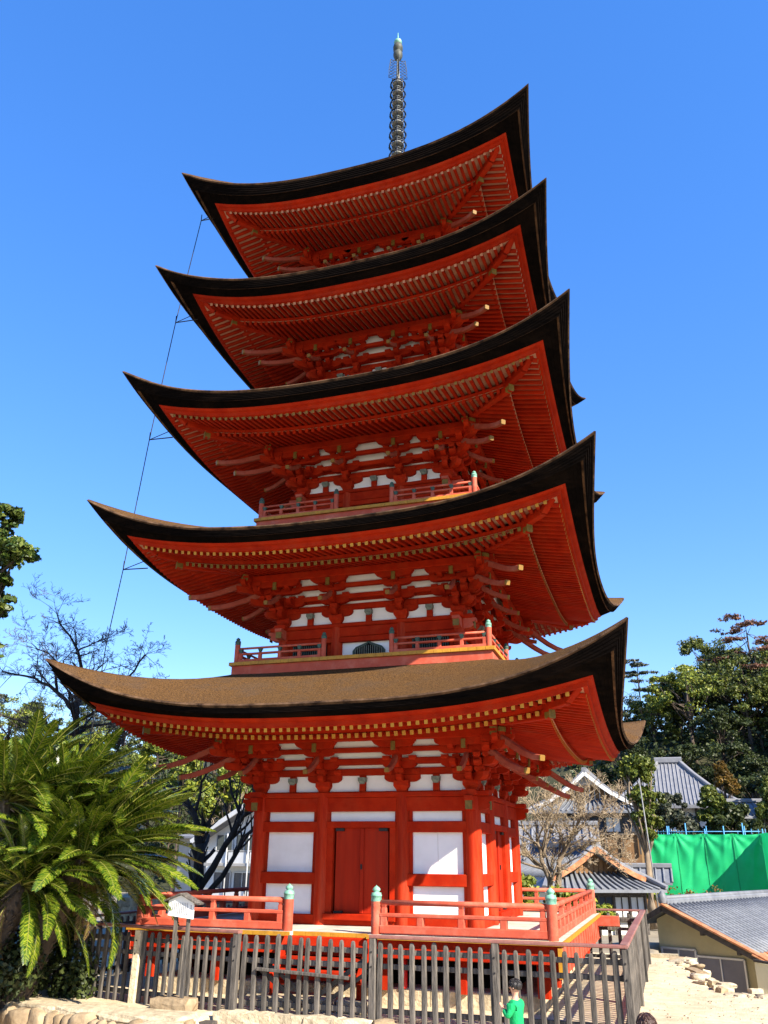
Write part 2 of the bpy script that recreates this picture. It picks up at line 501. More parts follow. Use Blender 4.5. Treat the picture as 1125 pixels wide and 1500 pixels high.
# ------------------------------------------------------------------ brackets
def arm_poly(L, h, q=1.0, lip=.52):
    a = L / 2
    return [(-a, h), (-a, h * lip), (-a + .03 * q, h * .5 * lip), (-a + .085 * q, h * .12 * lip), (-a + .15 * q, 0), (a - .15 * q, 0), (a - .085 * q, h * .12 * lip), (a - .03 * q, h * .5 * lip), (a, h * lip), (a, h)]
def block_geo(mb, c, s=.16, h=.10):
    c = Vector(c)
    a, b2 = s / 2, s / 2 * .66
    rows = []
    for r, z in ((b2, 0), (b2 * 1.08, h * .15), (a * .96, h * .45), (a, h * .5), (a, h)):
        rows.append([c + Vector((x * r, y * r, z)) for x, y in ((-1, -1), (1, -1), (1, 1), (-1, 1))])
    mb.strip(rows, 0, False, True)
    k = len(mb.v) - 4
    mb.f.append((k, k + 1, k + 2, k + 3)); mb.m.append(0); mb.s.append(False)
    mb.f.append(tuple(k - 16 + j for j in (3, 2, 1, 0))); mb.m.append(0); mb.s.append(False)
ST = 0.20
def tail_geo(mb, pts, w=.085, h=.11, gold=.03):
    n = len(pts)
    for i in range(n - 1):
        p, q = Vector(pts[i]), Vector(pts[i + 1])
        f0 = 1 - .25 * i / (n - 1); f1 = 1 - .25 * (i + 1) / (n - 1)
        mb.beam(p, q, w, h * f0, ch=.012, mi=0, w1=w, h1=h * f1, cap1=1 if i == n - 2 else None)
    p, q = Vector(pts[-2]), Vector(pts[-1])
    d = (q - p).normalized()
    mb.beam(q - d * gold, q + d * .005, w * 1.02, h * .765, ch=.012, mi=1)
# --- local frame: x along the wall, y = -outward, z from Z0, origin on the column at the wall plane
def inter_arms(mb, ks=False):
    E = Vector
    def along(n, z, L, w=.115, h=.13): mb.prism(arm_poly(L, h), (0, -n, z), (1, 0, 0), (0, 0, 1), (0, -1, 0), w)
    def out(n0, n1, z, w=.110, h=.126):
        z = z + .002
        a = [(n0, h), (n0, 0), (n1 - .15, 0), (n1 - .085, h * .06), (n1 - .03, h * .26), (n1, h * .52), (n1, h)]
        mb.prism(a, (0, 0, z), (0, -1, 0), (0, 0, 1), (1, 0, 0), w)
    along(0, .17, .72); out(-.1, ST + .1, .17)
    along(ST, .41, .68); out(-.1, 2 * ST + .1, .41)
    along(2 * ST, .64, .64); out(-.1, 3 * ST + .06, .70)
    mb.prism(arm_poly(.86, .135, 1.5, .85), (0, -3 * ST, .765), (1, 0, 0), (0, 0, 1), (0, -1, 0), .115)
INTER_BLOCKS = [(0, 0, 0, .30, .19)] + [(x, 0, .305, .16, .10) for x in (-.28, .28)] + [(0, -ST, .305, .17, .10)] + \
               [(x, -ST, .54, .15, .10) for x in (-.265, .265)] + [(0, -2 * ST, .54, .16, .10)] + [(x, -2 * ST, .77, .15, .09) for x in (-.25, .25)] + \
               [(x, -3 * ST, .885, .13, .045) for x in (-.24, 0, .24)]
TAIL_I = [(0, -.25, .74), (0, -.46, .58), (0, -.66, .45), (0, -.82, .365), (0, -.95, .32), (0, -1.06, .30)]
mb = MB(); inter_arms(mb); ME_IARM = mb.mesh('bracket_arms', [VERM])
mb = MB(); inter_arms(mb); [block_geo(mb, (a, b_, c), s_, h_) for a, b_, c, s_, h_ in INTER_BLOCKS]; ME_IALL = mb.mesh('bracket_full', [VERM])
mb = MB(); block_geo(mb, (0, 0, 0), 1.0, 1.0); ME_BLOCK = mb.mesh('bearing_block', [VERM])
mb = MB(); tail_geo(mb, TAIL_I); ME_TAILI = mb.mesh('tail_rafter', [TAILM, GOLDM])
mb = MB()
mb.beam((0, -.67, .70), (0, -.67, .86), .085, .05, up=(0, 1, 0), ch=.01)
ME_CAP = mb.mesh('gold_cap', [GOLDD])
# --- corner: origin on the corner column, outward = -y and +x (front right corner)
def corner_arms(mb):
    for (ax, ou) in (((1, 0, 0), (0, -1, 0)), ((0, 1, 0), (1, 0, 0))):
        ax = Vector(ax); ou = Vector(ou)
        sgn = 1 if ax.x else -1       # direction towards the corner's outside along ax
        def along(n, z, a0, a1, w=.115, h=.13):
            L = a1 - a0; c = (a0 + a1) / 2 * sgn
            mb.prism(arm_poly(L, h), ou * n + ax * c + Vector((0, 0, z)), ax, (0, 0, 1), ou, w)
        def out(x, n0, n1, z, w=.109, h=.1255):
            z = z + .0023
            a = [(n0, h), (n0, 0), (n1 - .15, 0), (n1 - .085, h * .06), (n1 - .03, h * .26), (n1, h * .52), (n1, h)]
            mb.prism(a, ax * x * sgn + Vector((0, 0, z)), ou, (0, 0, 1), ax, w)
        along(0, .171, -.36, .36)
        along(ST, .411, -.54, ST + .30)
        along(2 * ST, .641, -.54, 2 * ST + .28)
        along(3 * ST, .765, -.56, 3 * ST + .2, h=.13)
        out(0, -.1, ST + .1, .172); out(0, -.1, 2 * ST + .1, .412); out(0, -.1, 3 * ST + .08, .70)
        out(-.26, -.1, 2 * ST + .1, .412); out(-.26, -.1, 3 * ST + .06, .70)
    D = Vector((1, -1, 0)).normalized(); Nn = Vector((1, 1, 0)).normalized()
    for s_, z, L in ((ST, .42, .50), (2 * ST, .66, .56), (3 * ST, .79, .62)):
        for ax, az_ in (((1, 0, 0), (0, 1, 0)), ((0, 1, 0), (1, 0, 0))):
            mb.prism(arm_poly(L, .125), (s_ + .04, -s_ - .04, z + (.002 if ax[0] else 0)), ax, (0, 0, 1), az_, .105)
    for x in (-.46, -.26):          # short uprights that fill the corner cluster
        for n in (ST, 2 * ST, 3 * ST):
            for f in (0, 1):
                p = (x, -n, 0) if f == 0 else (n, -x, 0)
                mb.prism([(-.045, 0), (.045, 0), (.045, .10), (-.045, .10)], (p[0], p[1], .34 + n * 1.0), (1, 0, 0), (0, 0, 1), (0, 1, 0), .09)
    for n1, z in ((.48, .17), (.86, .41), (1.20, .66)):
        a = [(-.1, .14), (-.1, 0), (n1 - .15, 0), (n1 - .085, .01), (n1 - .03, .04), (n1, .08), (n1, .14)]
        mb.prism(a, (0, 0, z), D, (0, 0, 1), Nn, .13)
CORNER_BLOCKS = [(0, 0, 0, .30, .19)]
for f in (0, 1):
    def P_(x, n): return (x, -n) if f == 0 else (n, -x)
    for x, n, z, s_, h_ in ((-.28, 0, .305, .16, .10), (.28, 0, .306, .16, .10), (-.46, ST, .54, .14, .10), (-.24, ST, .541, .14, .10), (0, ST, .54, .14, .10), (ST + .22, ST, .541, .14, .10),
                            (-.46, 2 * ST, .77, .14, .09), (-.24, 2 * ST, .771, .14, .09), (0, 2 * ST, .77, .14, .09), (.22, 2 * ST, .771, .13, .09), (2 * ST + .2, 2 * ST, .772, .14, .09)):
        a, b_ = P_(x, n); CORNER_BLOCKS.append((a, b_, z + .001 * f, s_, h_))
CORNER_BLOCKS += [(a_ * .9, -b_ * .9, z_, .13, .09) for a_, b_, z_ in ((.70, .44, .79), (.44, .70, .79), (.50, .24, .55), (.24, .50, .55), (.92, .66, .915), (.66, .92, .915))]
CORNER_BLOCKS += [(ST, -ST, .306, .18, .10), (2 * ST, -2 * ST, .545, .18, .10), (3 * ST, -3 * ST, .80, .18, .10)]
def cdiag(pts): return [(s, -s, z) for s, z in pts]
TAIL_C1 = cdiag([(.15, .93), (.42, .70), (.68, .50), (.90, .355), (1.08, .265), (1.24, .22)])
TAIL_C2 = cdiag([(.40, 1.10), (.70, .87), (.98, .67), (1.20, .52), (1.39, .43), (1.55, .39)])
mb = MB(); corner_arms(mb); ME_CARM = mb.mesh('corner_bracket_arms', [VERM])
mb = MB(); corner_arms(mb); [block_geo(mb, (a, b_, c), s_, h_) for a, b_, c, s_, h_ in CORNER_BLOCKS]; ME_CALL = mb.mesh('corner_bracket_full', [VERM])
mb = MB(); tail_geo(mb, TAIL_C1, .10, .125, .03); ME_TC1 = mb.mesh('tail_rafter', [TAILM, GOLDM])
mb = MB(); tail_geo(mb, TAIL_C2, .10, .125, .03); ME_TC2 = mb.mesh('tail_rafter', [TAILM, GOLDM])
mb = MB(); mb.beam((.70, -.70, .70), (.70, -.70, 1.02), .15, .15, up=(1, 1, 0), ch=.015); mb.beam((.70, -.70, .96), (.70, -.70, 1.04), .17, .17, up=(1, 1, 0), ch=.02, mi=1)
ME_STRUT = mb.mesh('corner_strut', [VERM, GOLDD])
mb = MB()
mb.prism([(-.06, 0), (.06, 0), (.06, .30), (-.06, .30)], (0, 0, 0), (1, 0, 0), (0, 0, 1), (0, 1, 0), .10)
ME_KEN = mb.mesh('strut', [VERM])
mb = MB(); block_geo(mb, (0, -.03, .14), .15, .12); ME_KENB = mb.mesh('strut_block', [GREENB])

def place(name, me, parent, M): return put(name, me, parent, M)
for k in ROOFS:
    b = BODY[k]; d = .372 * b; z0 = Z0[k]
    for qd in range(4):
        Rk = RZ[qd]
        for u in (-d, d):
            M = Rk @ Matrix.Translation((u, -b, z0 - GZ))
            fine = qd in (0, 1)
            o = put('bracket_complex', ME_IARM if fine and k <= 4 else ME_IALL, pag, M)
            if fine and k <= 4:
                for a, b_, c, s_, h_ in INTER_BLOCKS:
                    put('bearing_block', ME_BLOCK, o, Matrix.Translation((a, b_, c)) @ Matrix.Diagonal((s_, s_, h_, 1)))
            put('tail_rafter', ME_TAILI, o)
            put('end_cap', ME_CAP, o)
        # corner at the right end of this side
        M = Rk @ Matrix.Translation((b, -b, z0 - GZ))
        fine = qd in (0, 3) and k <= 4
        o = put('corner_bracket_complex', ME_CARM if fine else ME_CALL, pag, M)
        if fine:
            for a, b_, c, s_, h_ in CORNER_BLOCKS:
                put('bearing_block', ME_BLOCK, o, Matrix.Translation((a, b_, c)) @ Matrix.Diagonal((s_, s_, h_, 1)))
        put('tail_rafter', ME_TC1, o); put('tail_rafter', ME_TC2, o); put('corner_strut', ME_STRUT, o)
        put('tail_rafter', ME_TAILI, o, Matrix.Translation((-.0, 0, -.003)))
        put('tail_rafter', ME_TAILI, o, Matrix.Rotation(pi / 2, 4, 'Z'))
        put('end_cap', ME_CAP, o); put('end_cap', ME_CAP, o, Matrix.Rotation(pi / 2, 4, 'Z'))
        # struts in the three bays
        for u in (-(b + d) / 2, 0, (b + d) / 2):
            st = put('bay_strut', ME_KEN, pag, Rk @ Matrix.Translation((u, -b - .03, z0 - GZ)))
            put('strut_block', ME_KENB, st)
    # beams of the bracket zone and white plaster behind them
    pm = MB(); bm = MB()
    for qd in range(4):
        pm.box((0, 0, 0), (0, 0, 0)) if False else None
        c = side(qd, 0, b - .03, z0 + .55)
        dims = (2 * b - .1, .05, 1.08) if qd % 2 == 0 else (.05, 2 * b - .1, 1.08)
        pm.box(c, dims)
        for n, za, zb_ in ((ST - .03, .60, .80), (2 * ST - .02, .77, 1.14)):
            L = 2 * (b + n)
            c = side(qd, 0, b + n, z0 + (za + zb_) / 2)
            pm.box(c, (L - .06, .03, zb_ - za) if qd % 2 == 0 else (.03, L - .06, zb_ - za))
        for n, za, zb_, w_ in ((0, .302, .435, .11), (0, .50, .62, .11), (ST, .50, .605, .11), (2 * ST, .70, .79, .11)):
            e = b + n + .3
            bm.beam(side(qd, -e, b + n, z0 + (za + zb_) / 2 + .0015 * (qd % 2)), side(qd, e, b + n, z0 + (za + zb_) / 2 + .0015 * (qd % 2)), w_ - .003 * (qd % 2), zb_ - za, ch=.01)
    pm.build('bracket_plaster', [PLAST], pag)
    bm.build('bracket_beam', [VERM], pag)
# ------------------------------------------------------------------ ground storey
b = BODY[1]; d = .372 * b; CR = .155
ME_COL = None
def column_mesh(r, h):
    m = MB()
    m.lathe([(r, 0), (r, h * .5), (r * .97, h * .85), (r * .90, h)], n=20)
    return m.mesh('column', [VERMC])
mc = column_mesh(CR, 2.33)
pos = set()
for qd in range(4):
    for u in (-b, -d, d):
        p = side(qd, u, b, 0)
        put('column', mc, pag, Matrix.Translation((p.x, p.y, -GZ)))
def wbeam(mb, qd, u0, u1, n, z0, z1, t, mi=0, ch=.01, **kw):
    """beam along the wall of side qd between u0 and u1"""
    mb.beam(side(qd, u0, n, (z0 + z1) / 2), side(qd, u1, n, (z0 + z1) / 2), t, z1 - z0, ch=ch, mi=mi, **kw)
def wpanel(name, qd, u0, u1, n, z0, z1, m, parent, t=.03):
    mb = MB(); p = side(qd, (u0 + u1) / 2, n, (z0 + z1) / 2)
    mb.box(p, (u1 - u0, t, z1 - z0) if qd % 2 == 0 else (t, u1 - u0, z1 - z0))
    return mb.build(name, [m], parent)
for qd in range(4):
    e = .003 * (qd % 2)
    def pb(name, *a, m=(VERM,), **kw):
        mb = MB(); wbeam(mb, qd, *a, **kw); return mb.build(name, list(m), pag)
    # plate on top of the columns and head tie beam with carved noses
    mb = MB()
    wbeam(mb, qd, -b - .34, b + .34, b, 2.245 + e, 2.345 + e, .27, ch=.02)
    wbeam(mb, qd, -b + .12, b - .12, b, 1.985, 2.244, .20, ch=.012)
    mb.build('head_beam', [VERM], pag)
    for s_ in (-1, 1):
        mb = MB()
        mb.prism([(0, 0), (.22, .02), (.30, .08), (.27, .15), (.34, .18), (.34, .25), (0, .25)], side(qd, s_ * (b + .05), b, 1.985 + e), side(qd, s_, 0, 0), (0, 0, 1), side(qd, 0, 1, 0), .15)
        mb.box(side(qd, s_ * (b + .345), b, 2.10), (.014, .13, .20) if qd % 2 == 0 else (.13, .014, .20), mi=1)
        mb.build('beam_nose', [VERM, GOLDD], pag)
    for (ua, ub, side_bay) in ((-b, -d, True), (-d, d, False), (d, b, True)):
        a0, a1 = ua + CR * .7, ub - CR * .7
        pb('sill_beam', a0, a1, b + .0, .0, .17, .20)
        wpanel('transom_panel', qd, a0, a1, b - .02, 1.80, 1.99, PLAST, pag)
        if side_bay:
            pb('tie_beam', a0, a1, b + .01, 1.61, 1.805, .19)
            pb('tie_beam', a0, a1, b + .01, .685, .895, .19)
            if ua > 0 and qd == 0:
                mid = (a0 + a1) / 2
                wpanel('wall_panel', qd, a0, mid - .003, b - .02, .89, 1.615, PLAST, pag)
                wpanel('wall_panel', qd, mid + .003, a1, b - .018, .89, 1.615, PLAST, pag)
            else:
                wpanel('wall_panel', qd, a0, a1, b - .02, .89, 1.615, PLAST, pag)
            wpanel('wall_panel', qd, a0, a1, b - .02, .16, .69, PLAST, pag)
            mb = MB()      # vertical side battens
            for u_, s_ in ((a0, 1), (a1, -1)):
                mb.beam(side(qd, u_ + s_ * .04, b + .015, .17), side(qd, u_ + s_ * .04, b + .015, 1.99), .06, .10, up=side(qd, 1, 0, 0), ch=.006)
            mb.build('side_batten', [VERM], pag)
        else:
            pb('door_lintel', a0, a1, b + .02, 1.69, 1.805, .22)
            pb('door_sill', a0, a1, b + .08, .09, .20, .22)
            mb = MB()
            for s_ in (-1, 1):
                mb.beam(side(qd, s_ * (d - .17), b + .01, .17), side(qd, s_ * (d - .17), b + .01, 1.69), .19, .13, up=side(qd, 1, 0, 0), ch=.01)
            mb.build('door_jamb', [VERM], pag)
            door = MB()
            door.box(side(qd, 0, b - .05, .95), (.02, .02, .02))
            hd = door.build('door', [VERMD], pag)
            for s_ in (-1, 1):
                lf = MB()
                c = side(qd, s_ * .266, b + .005, .945)
                lf.box(c, (.524, .05, 1.48) if qd % 2 == 0 else (.05, .524, 1.48))
                lf.build('door_leaf', [VERMD], hd)
                hg = MB()
                for z_ in (1.655, .215):
                    hg.box(side(qd, s_ * .44, b + .06, z_), (.17, .05, .05) if qd % 2 == 0 else (.05, .17, .05))
                hg.build('hinge', [IRON], hd)
            bt = MB()
            bt.beam(side(qd, .01, b + .045, .21), side(qd, .01, b + .045, 1.68), .045, .075, up=side(qd, 1, 0, 0), ch=.012)
            bt.box(side(qd, .01, b + .075, 1.0), (.03, .03, .09) if qd % 2 == 0 else (.03, .03, .09), mi=1)
            bt.build('door_batten', [VERMD, IRON], hd)
core = MB(); core.box((0, 0, 1.1), (2 * b - .2, 2 * b - .2, 2.2)); core.build('core', [DARK], pag)

# ------------------------------------------------------------------ deck
DK = 3.71; DE = 3.88; DG = .80
deck = MB(); deck.box((0, 0, -.20), (2 * DE - .3, 2 * DE - .3, .04)); deck = deck.build('deck', [VERM], pag)
def plank(c, dims, parent, gold_axis=None):
    mb = MB(); mb.box(c, dims)
    o = mb.build('floor_plank', [FLOORW], parent)
    return o
npk = 34
wd = 2 * DE / npk
notch = 0.16
gold_edge = MB()
for qd in (0, 2):
    for i in range(npk):
        u = -DE + wd * (i + .5)
        ne = DE - (notch if abs(u) < DG - .05 else 0)
        n0 = b - .3 if abs(u) < b + .2 else max(b - .3, abs(u) + .0)
        if ne - n0 < .05: continue
        plank(side(qd, u, (n0 + ne - .02) / 2, -.035 + random.uniform(-.002, .002)), (wd - .006, ne - .02 - n0, .06), deck)
        mb = MB(); mb.box(side(qd, u, ne - .008, -.035), (wd - .004, .03, .064)); mb.build('plank_end', [GOLD], deck)
for qd in (1, 3):
    for i in range(npk):
        u = -DE + wd * (i + .5)
        n0 = b - .3 if abs(u) < b + .2 else abs(u) + .02
        if DE - .02 - n0 < .05: continue
        plank(side(qd, u, (n0 + DE - .02) / 2, -.037 + random.uniform(-.002, .002)), (DE - .02 - n0, wd - .006, .06), deck)
        mb = MB(); mb.box(side(qd, u, DE - .008, -.037), (.03, wd - .004, .064)); mb.build('plank_end', [GOLD], deck)
for qd in range(4):
    mb = MB()
    e = .004 * (qd % 2)
    wbeam(mb, qd, -DE + .06, DE - .06, DE - .14, -.34 + e, -.07 + e, .12, ch=.01)
    mb.build('deck_beam', [VERM], deck)
    for u in (-3.5, -2.2, -.9, .9, 2.2, 3.5):
        if qd % 2 and abs(u) > 3.4: continue
        mb = MB(); mb.beam(side(qd, u, DE - .38, -.82), side(qd, u, DE - .38, -.08), .19, .19, up=(0, 1, 0), ch=.02); mb.build('deck_post', [VERM], deck)
# boarded skirts under the deck on the right and left
for qd in (1, 3):
    for i in range(16):
        u = -3.62 + i * .4826
        mb = MB()
        p = side(qd, u, DE - .075, -.30)
        mb.box(p, (.02, .46, .46)); p2 = side(qd, u + .2413, DE - .055, -.30); mb.box(p2, (.02, .035, .46))
        mb.build('skirt_board', [VFADE], deck)
mb = MB(); mb.beam((DE - .3, DE - .12, -.16), (DE + .42, DE - .12, -.16), .2, .22, ch=.015); mb.build('projecting_beam', [VFADE], deck)
mb = MB(); mb.box((DE - .06, -DE + .03, -.30), (.07, .035, .42)); mb.build('corner_plate', [GOLD], deck)
mb = MB(); mb.box((0, 0, -.50), (5.9, 5.9, .58)); mb.build('under_deck_shade', [DARK], deck)  # near-black box standing in for the shade under the deck
# railing
def giboshi(mb, c, r, z, mi):
    mb.lathe([(r * 1.04, z), (r * 1.04, z + r * .9), (r * 1.10, z + r * .95), (r * 1.10, z + r * 1.15), (r * .98, z + r * 1.2), (r * .98, z + r * 1.55), (r * .55, z + r * 1.62), (r * .55, z + r * 1.75),
              (r * .80, z + r * 2.0), (r * .74, z + r * 2.3), (r * .42, z + r * 2.6), (r * .10, z + r * 2.8), (0, z + r * 2.95)], c, n=14, mi=mi)
def rail_post(parent, x, y, z, r=.085, h=.76, cap=VERD, body=VFADE):
    mb = MB(); mb.lathe([(r, -.06), (r, h - r * 2.95)], (x, y, z), n=16)
    o = mb.build('railing_post', [body], parent)
    mb = MB(); giboshi(mb, (x, y, z), r, h - r * 2.95, 0); mb.build('post_cap', [cap], parent)
rl = MB(); rl.box((0, 0, -.25), (.1, .1, .02)); railing = rl.build('railing', [VFADE], pag)
for sx in (-1, 1):
    for sy in (-1, 1):
        rail_post(railing, sx * DK, sy * DK, 0)
for sx in (-1, 1):
    rail_post(railing, sx * DG, -DK, 0, h=.74)
def rail_run(qd, u0, u1):
    mb = MB(); wbeam(mb, qd, u0, u1, DK, .015, .135, .13, ch=.012); mb.build('bottom_rail', [VFADE], railing)
    mb = MB(); wbeam(mb, qd, u0, u1, DK, .255, .315, .11, ch=.012); mb.build('middle_rail', [VFADE], railing)
    mb = MB(); mb.tube([side(qd, u0, DK, .475), side(qd, u1, DK, .475)], .042, 12); mb.build('top_rail', [VFADE], railing)
    L = u1 - u0; n = max(2, round(L / .62))
    for i in range(n + 1):
        u = u0 + L * i / n
        if i in (0, n): u += .06 if i == 0 else -.06
        mb = MB(); mb.beam(side(qd, u, DK, .13), side(qd, u, DK, .26), .11, .11, up=(0, 1, 0), ch=.01)
        if i % 2 == 0:
            mb.beam(side(qd, u, DK, .31), side(qd, u, DK, .40), .085, .085, up=(0, 1, 0), ch=.01)
            mb.beam(side(qd, u, DK, .40), side(qd, u, DK, .445), .06, .06, up=(0, 1, 0), ch=.01, w1=.10, h1=.10)
        mb.build('baluster', [VFADE], railing)
rail_run(0, -DK + .08, -DG - .08); rail_run(0, DG + .08, DK - .08)
for qd in (1, 2, 3): rail_run(qd, -DK + .08, DK - .08)
# wooden steps in the opening
steps = MB(); steps.box((0, -3.86, -.60), (1.3, .10, .06)); steps = steps.build('front_steps', [VERM], pag)
for i in range(3):
    z = -.20 - i * .17; y = -3.90 - i * .17
    mb = MB(); mb.box((0, y, z), (1.42, .24, .05)); mb.build('tread', [VERM], steps)
    mb = MB(); mb.box((0, y + .10, z - .075), (1.36, .03, .10)); mb.build('riser', [VERMD], steps)
for s_ in (-1, 1):
    mb = MB(); mb.beam((s_ * .74, -3.80, -.09), (s_ * .74, -4.38, -.62), .07, .16, ch=.01); mb.beam((s_ * .74, -4.30, -.62), (s_ * .74, -4.30, -.88), .10, .10, up=(0, 1, 0), ch=.01); mb.build('stringer', [VERM], steps)
for x, L in ((-.62, .62), (.02, .62), (.66, .5)):
    mb = MB(); mb.beam((x - L / 2, -4.15, -.97), (x + L / 2, -4.15, -.97), .62, .18, ch=.02); mb.build('landing_stone', [STONE], steps)
# stone podium
pod = MB(); pod.box((0, 0, -.95), (6.6, 6.6, .30)); pod = pod.build('podium', [STONE], pag)
for qd in range(4):
    u = -3.42
    while u < 3.40:
        L = min(random.uniform(.75, 1.25), 3.42 - u)
        if L < .12: break
        mb = MB()
        a, z_ = (3.44 + random.uniform(-.012, .012)), random.uniform(-.006, .006)
        mb.beam(side(qd, u + .006, a - .14, -.94 + z_), side(qd, u + L - .006, a - .14, -.94 + z_), .30, .28, ch=.02)
        mb.build('podium_stone', [STONE], pod)
        u += L

# ------------------------------------------------------------------ upper storeys
ME_CAPS = {}
for k in (2, 3, 4, 5):
    b = BODY[k]; d = .372 * b; z0 = Z0[k]; zf = FLO[k]; r = .13
    hcol = z0 - zf
    mcu = column_mesh(r, hcol - .02)
    for qd in range(4):
        e = .003 * (qd % 2)
        for u in (-b, -d, d):
            p = side(qd, u, b, 0)
            put('column', mcu, pag, Matrix.Translation((p.x, p.y, zf - GZ)))
        mb = MB()
        wbeam(mb, qd, -b - .30, b + .30, b, z0 - .09 + e, z0 + e - .003, .25, ch=.02)
        wbeam(mb, qd, -b + .1, b - .1, b, z0 - .30, z0 - .091, .18, ch=.012)
        mb.build('head_beam', [VERM], pag)
        for s_ in (-1, 1):
            mb = MB()
            mb.prism([(0, 0), (.20, .02), (.28, .07), (.25, .13), (.32, .16), (.32, .22), (0, .22)], side(qd, s_ * (b + .04), b, z0 - .31 + e), side(qd, s_, 0, 0), (0, 0, 1), side(qd, 0, 1, 0), .15)
            mb.box(side(qd, s_ * (b + .325), b, z0 - .21), (.014, .13, .17) if qd % 2 == 0 else (.13, .014, .17), mi=1)
            mb.build('beam_nose', [VFADE, GOLDD], pag)
        mb = MB(); wbeam(mb, qd, -b + .08, b - .08, b + .02, z0 - .42, z0 - .31, .16, ch=.01); mb.build('tie_beam', [VERM], pag)
        mb = MB(); wbeam(mb, qd, -b + .08, b - .08, b + .02, zf + .0, zf + .12, .18, ch=.01); mb.build('sill_beam', [VERM], pag)
        # centre bay: plaster with bell-shaped window
        wpanel('wall_panel', qd, -d + .08, d - .08, b - .03, zf + .1, z0 - .4, PLAST, pag)
        W_ = .36
        poly = [(-W_, 0), (-W_ * 1.0, .18), (-W_ * .80, .26), (-W_ * .42, .31), (-W_ * .12, .35), (0, .40), (W_ * .12, .35), (W_ * .42, .31), (W_ * .80, .26), (W_, .18), (W_, 0)]
        mb = MB(); mb.prism(poly, side(qd, 0, b + .0, zf + .10), side(qd, 1, 0, 0), (0, 0, 1), side(qd, 0, 1, 0), .06)
        wn = mb.build('bell_window', [LATT], pag)
        mb = MB(); mb.prism([(x * .84, y * .84) for x, y in poly], side(qd, 0, b + .031, zf + .105), side(qd, 1, 0, 0), (0, 0, 1), side(qd, 0, 1, 0), .006); mb.build('window_back', [DARK], wn)
        for i in range(13):
            u = -W_ * .8 + i * W_ * 1.6 / 12
            hh = .30 - .11 * (abs(u) / W_) ** 2
            mb = MB(); mb.beam(side(qd, u, b + .04, zf + .11), side(qd, u, b + .04, zf + .11 + hh * .9), .014, .014, up=(0, 1, 0), ch=.002); mb.build('window_bar', [GREENB], wn)
        for s_ in (-1, 1):
            ua, ub = sorted((s_ * (d + .1), s_ * (b - .1)))
            wpanel('wall_board', qd, ua, ub, b - .03, zf + .1, z0 - .4, VERM, pag)
            um = (ua + ub) / 2; hw = (ub - ua) / 2 - .12
            mb = MB()
            mb.box(side(qd, um, b + .005, zf + .29), (2 * hw, .03, .34) if qd % 2 == 0 else (.03, 2 * hw, .34))
            lw = mb.build('lattice_window', [DARK], pag)
            nb = max(5, int(2 * hw / .048))
            for i in range(nb):
                u = um - hw + (i + .5) * 2 * hw / nb
                mb = MB(); mb.beam(side(qd, u, b + .03, zf + .13), side(qd, u, b + .03, zf + .45), .022, .022, up=(0, 1, 0), ch=.003); mb.build('window_bar', [LATT], lw)
    core = MB(); core.box((0, 0, zf + hcol / 2 - .2), (2 * b - .2, 2 * b - .2, hcol + .8)); core.build('core', [VERM], pag)
    # balcony
    be = b + .86
    mb = MB()
    mb.box((0, 0, zf - .17), (2 * be - .10, 2 * be - .10, .19))
    bal = mb.build('balcony', [VFADE], pag)
    npk = int(2 * be / .17); wd = 2 * be / npk
    for qd in range(4):
        for i in range(npk):
            u = -be + wd * (i + .5)
            if qd % 2 and abs(u) > be - .1: continue
            mb = MB(); mb.box(side(qd, u, be - .3, zf - .035 - .002 * (qd % 2)), (wd - .005, .60, .07) if qd % 2 == 0 else (.60, wd - .005, .07)); mb.build('floor_plank', [GOLD], bal)
    mb = MB(); mb.box((0, 0, zf - .30), (2 * be - .9, 2 * be - .9, .3)); mb.build('balcony_base', [VERM], bal)
    rr_ = MB(); rr_.box((0, 0, zf - .1), (.1, .1, .02)); brl = rr_.build('balcony_railing', [VFADE], pag)
    pr = be - .12
    for sx in (-1, 1):
        for sy in (-1, 1):
            rail_post(brl, sx * pr, sy * pr, zf, r=.058, h=.56, cap=VERDK if sx < 0 else VERD)
    for qd in range(4):
        gx = d
        for s_ in (-1, 1):
            p = side(qd, s_ * gx, pr, 0)
            rail_post(brl, p.x, p.y, zf, r=.052, h=.55, cap=VERDK)
            u0, u1 = sorted((s_ * (gx + .05), s_ * (pr - .05)))
            mb = MB(); wbeam(mb, qd, u0, u1, pr, zf + .005, zf + .07, .08, ch=.008); mb.build('bottom_rail', [VFADE], brl)
            mb = MB(); wbeam(mb, qd, u0, u1, pr, zf + .165, zf + .205, .07, ch=.008); mb.build('middle_rail', [VFADE], brl)
            mb = MB(); mb.tube([side(qd, u0, pr, zf + .305), side(qd, u1, pr, zf + .305)], .024, 10); mb.build('top_rail', [VFADE], brl)
            nn = 4
            for i in range(nn + 1):
                u = u0 + .04 + (u1 - u0 - .08) * i / nn
                mb = MB(); mb.beam(side(qd, u, pr, zf + .06), side(qd, u, pr, zf + .17), .07, .07, up=(0, 1, 0), ch=.008); mb.build('baluster', [VFADE], brl)
                mb = MB(); mb.beam(side(qd, u, pr, zf + .205), side(qd, u, pr, zf + .285), .04, .04, up=(0, 1, 0), ch=.006, w1=.09, h1=.09); mb.build('rail_bearing', [VERDK], brl)

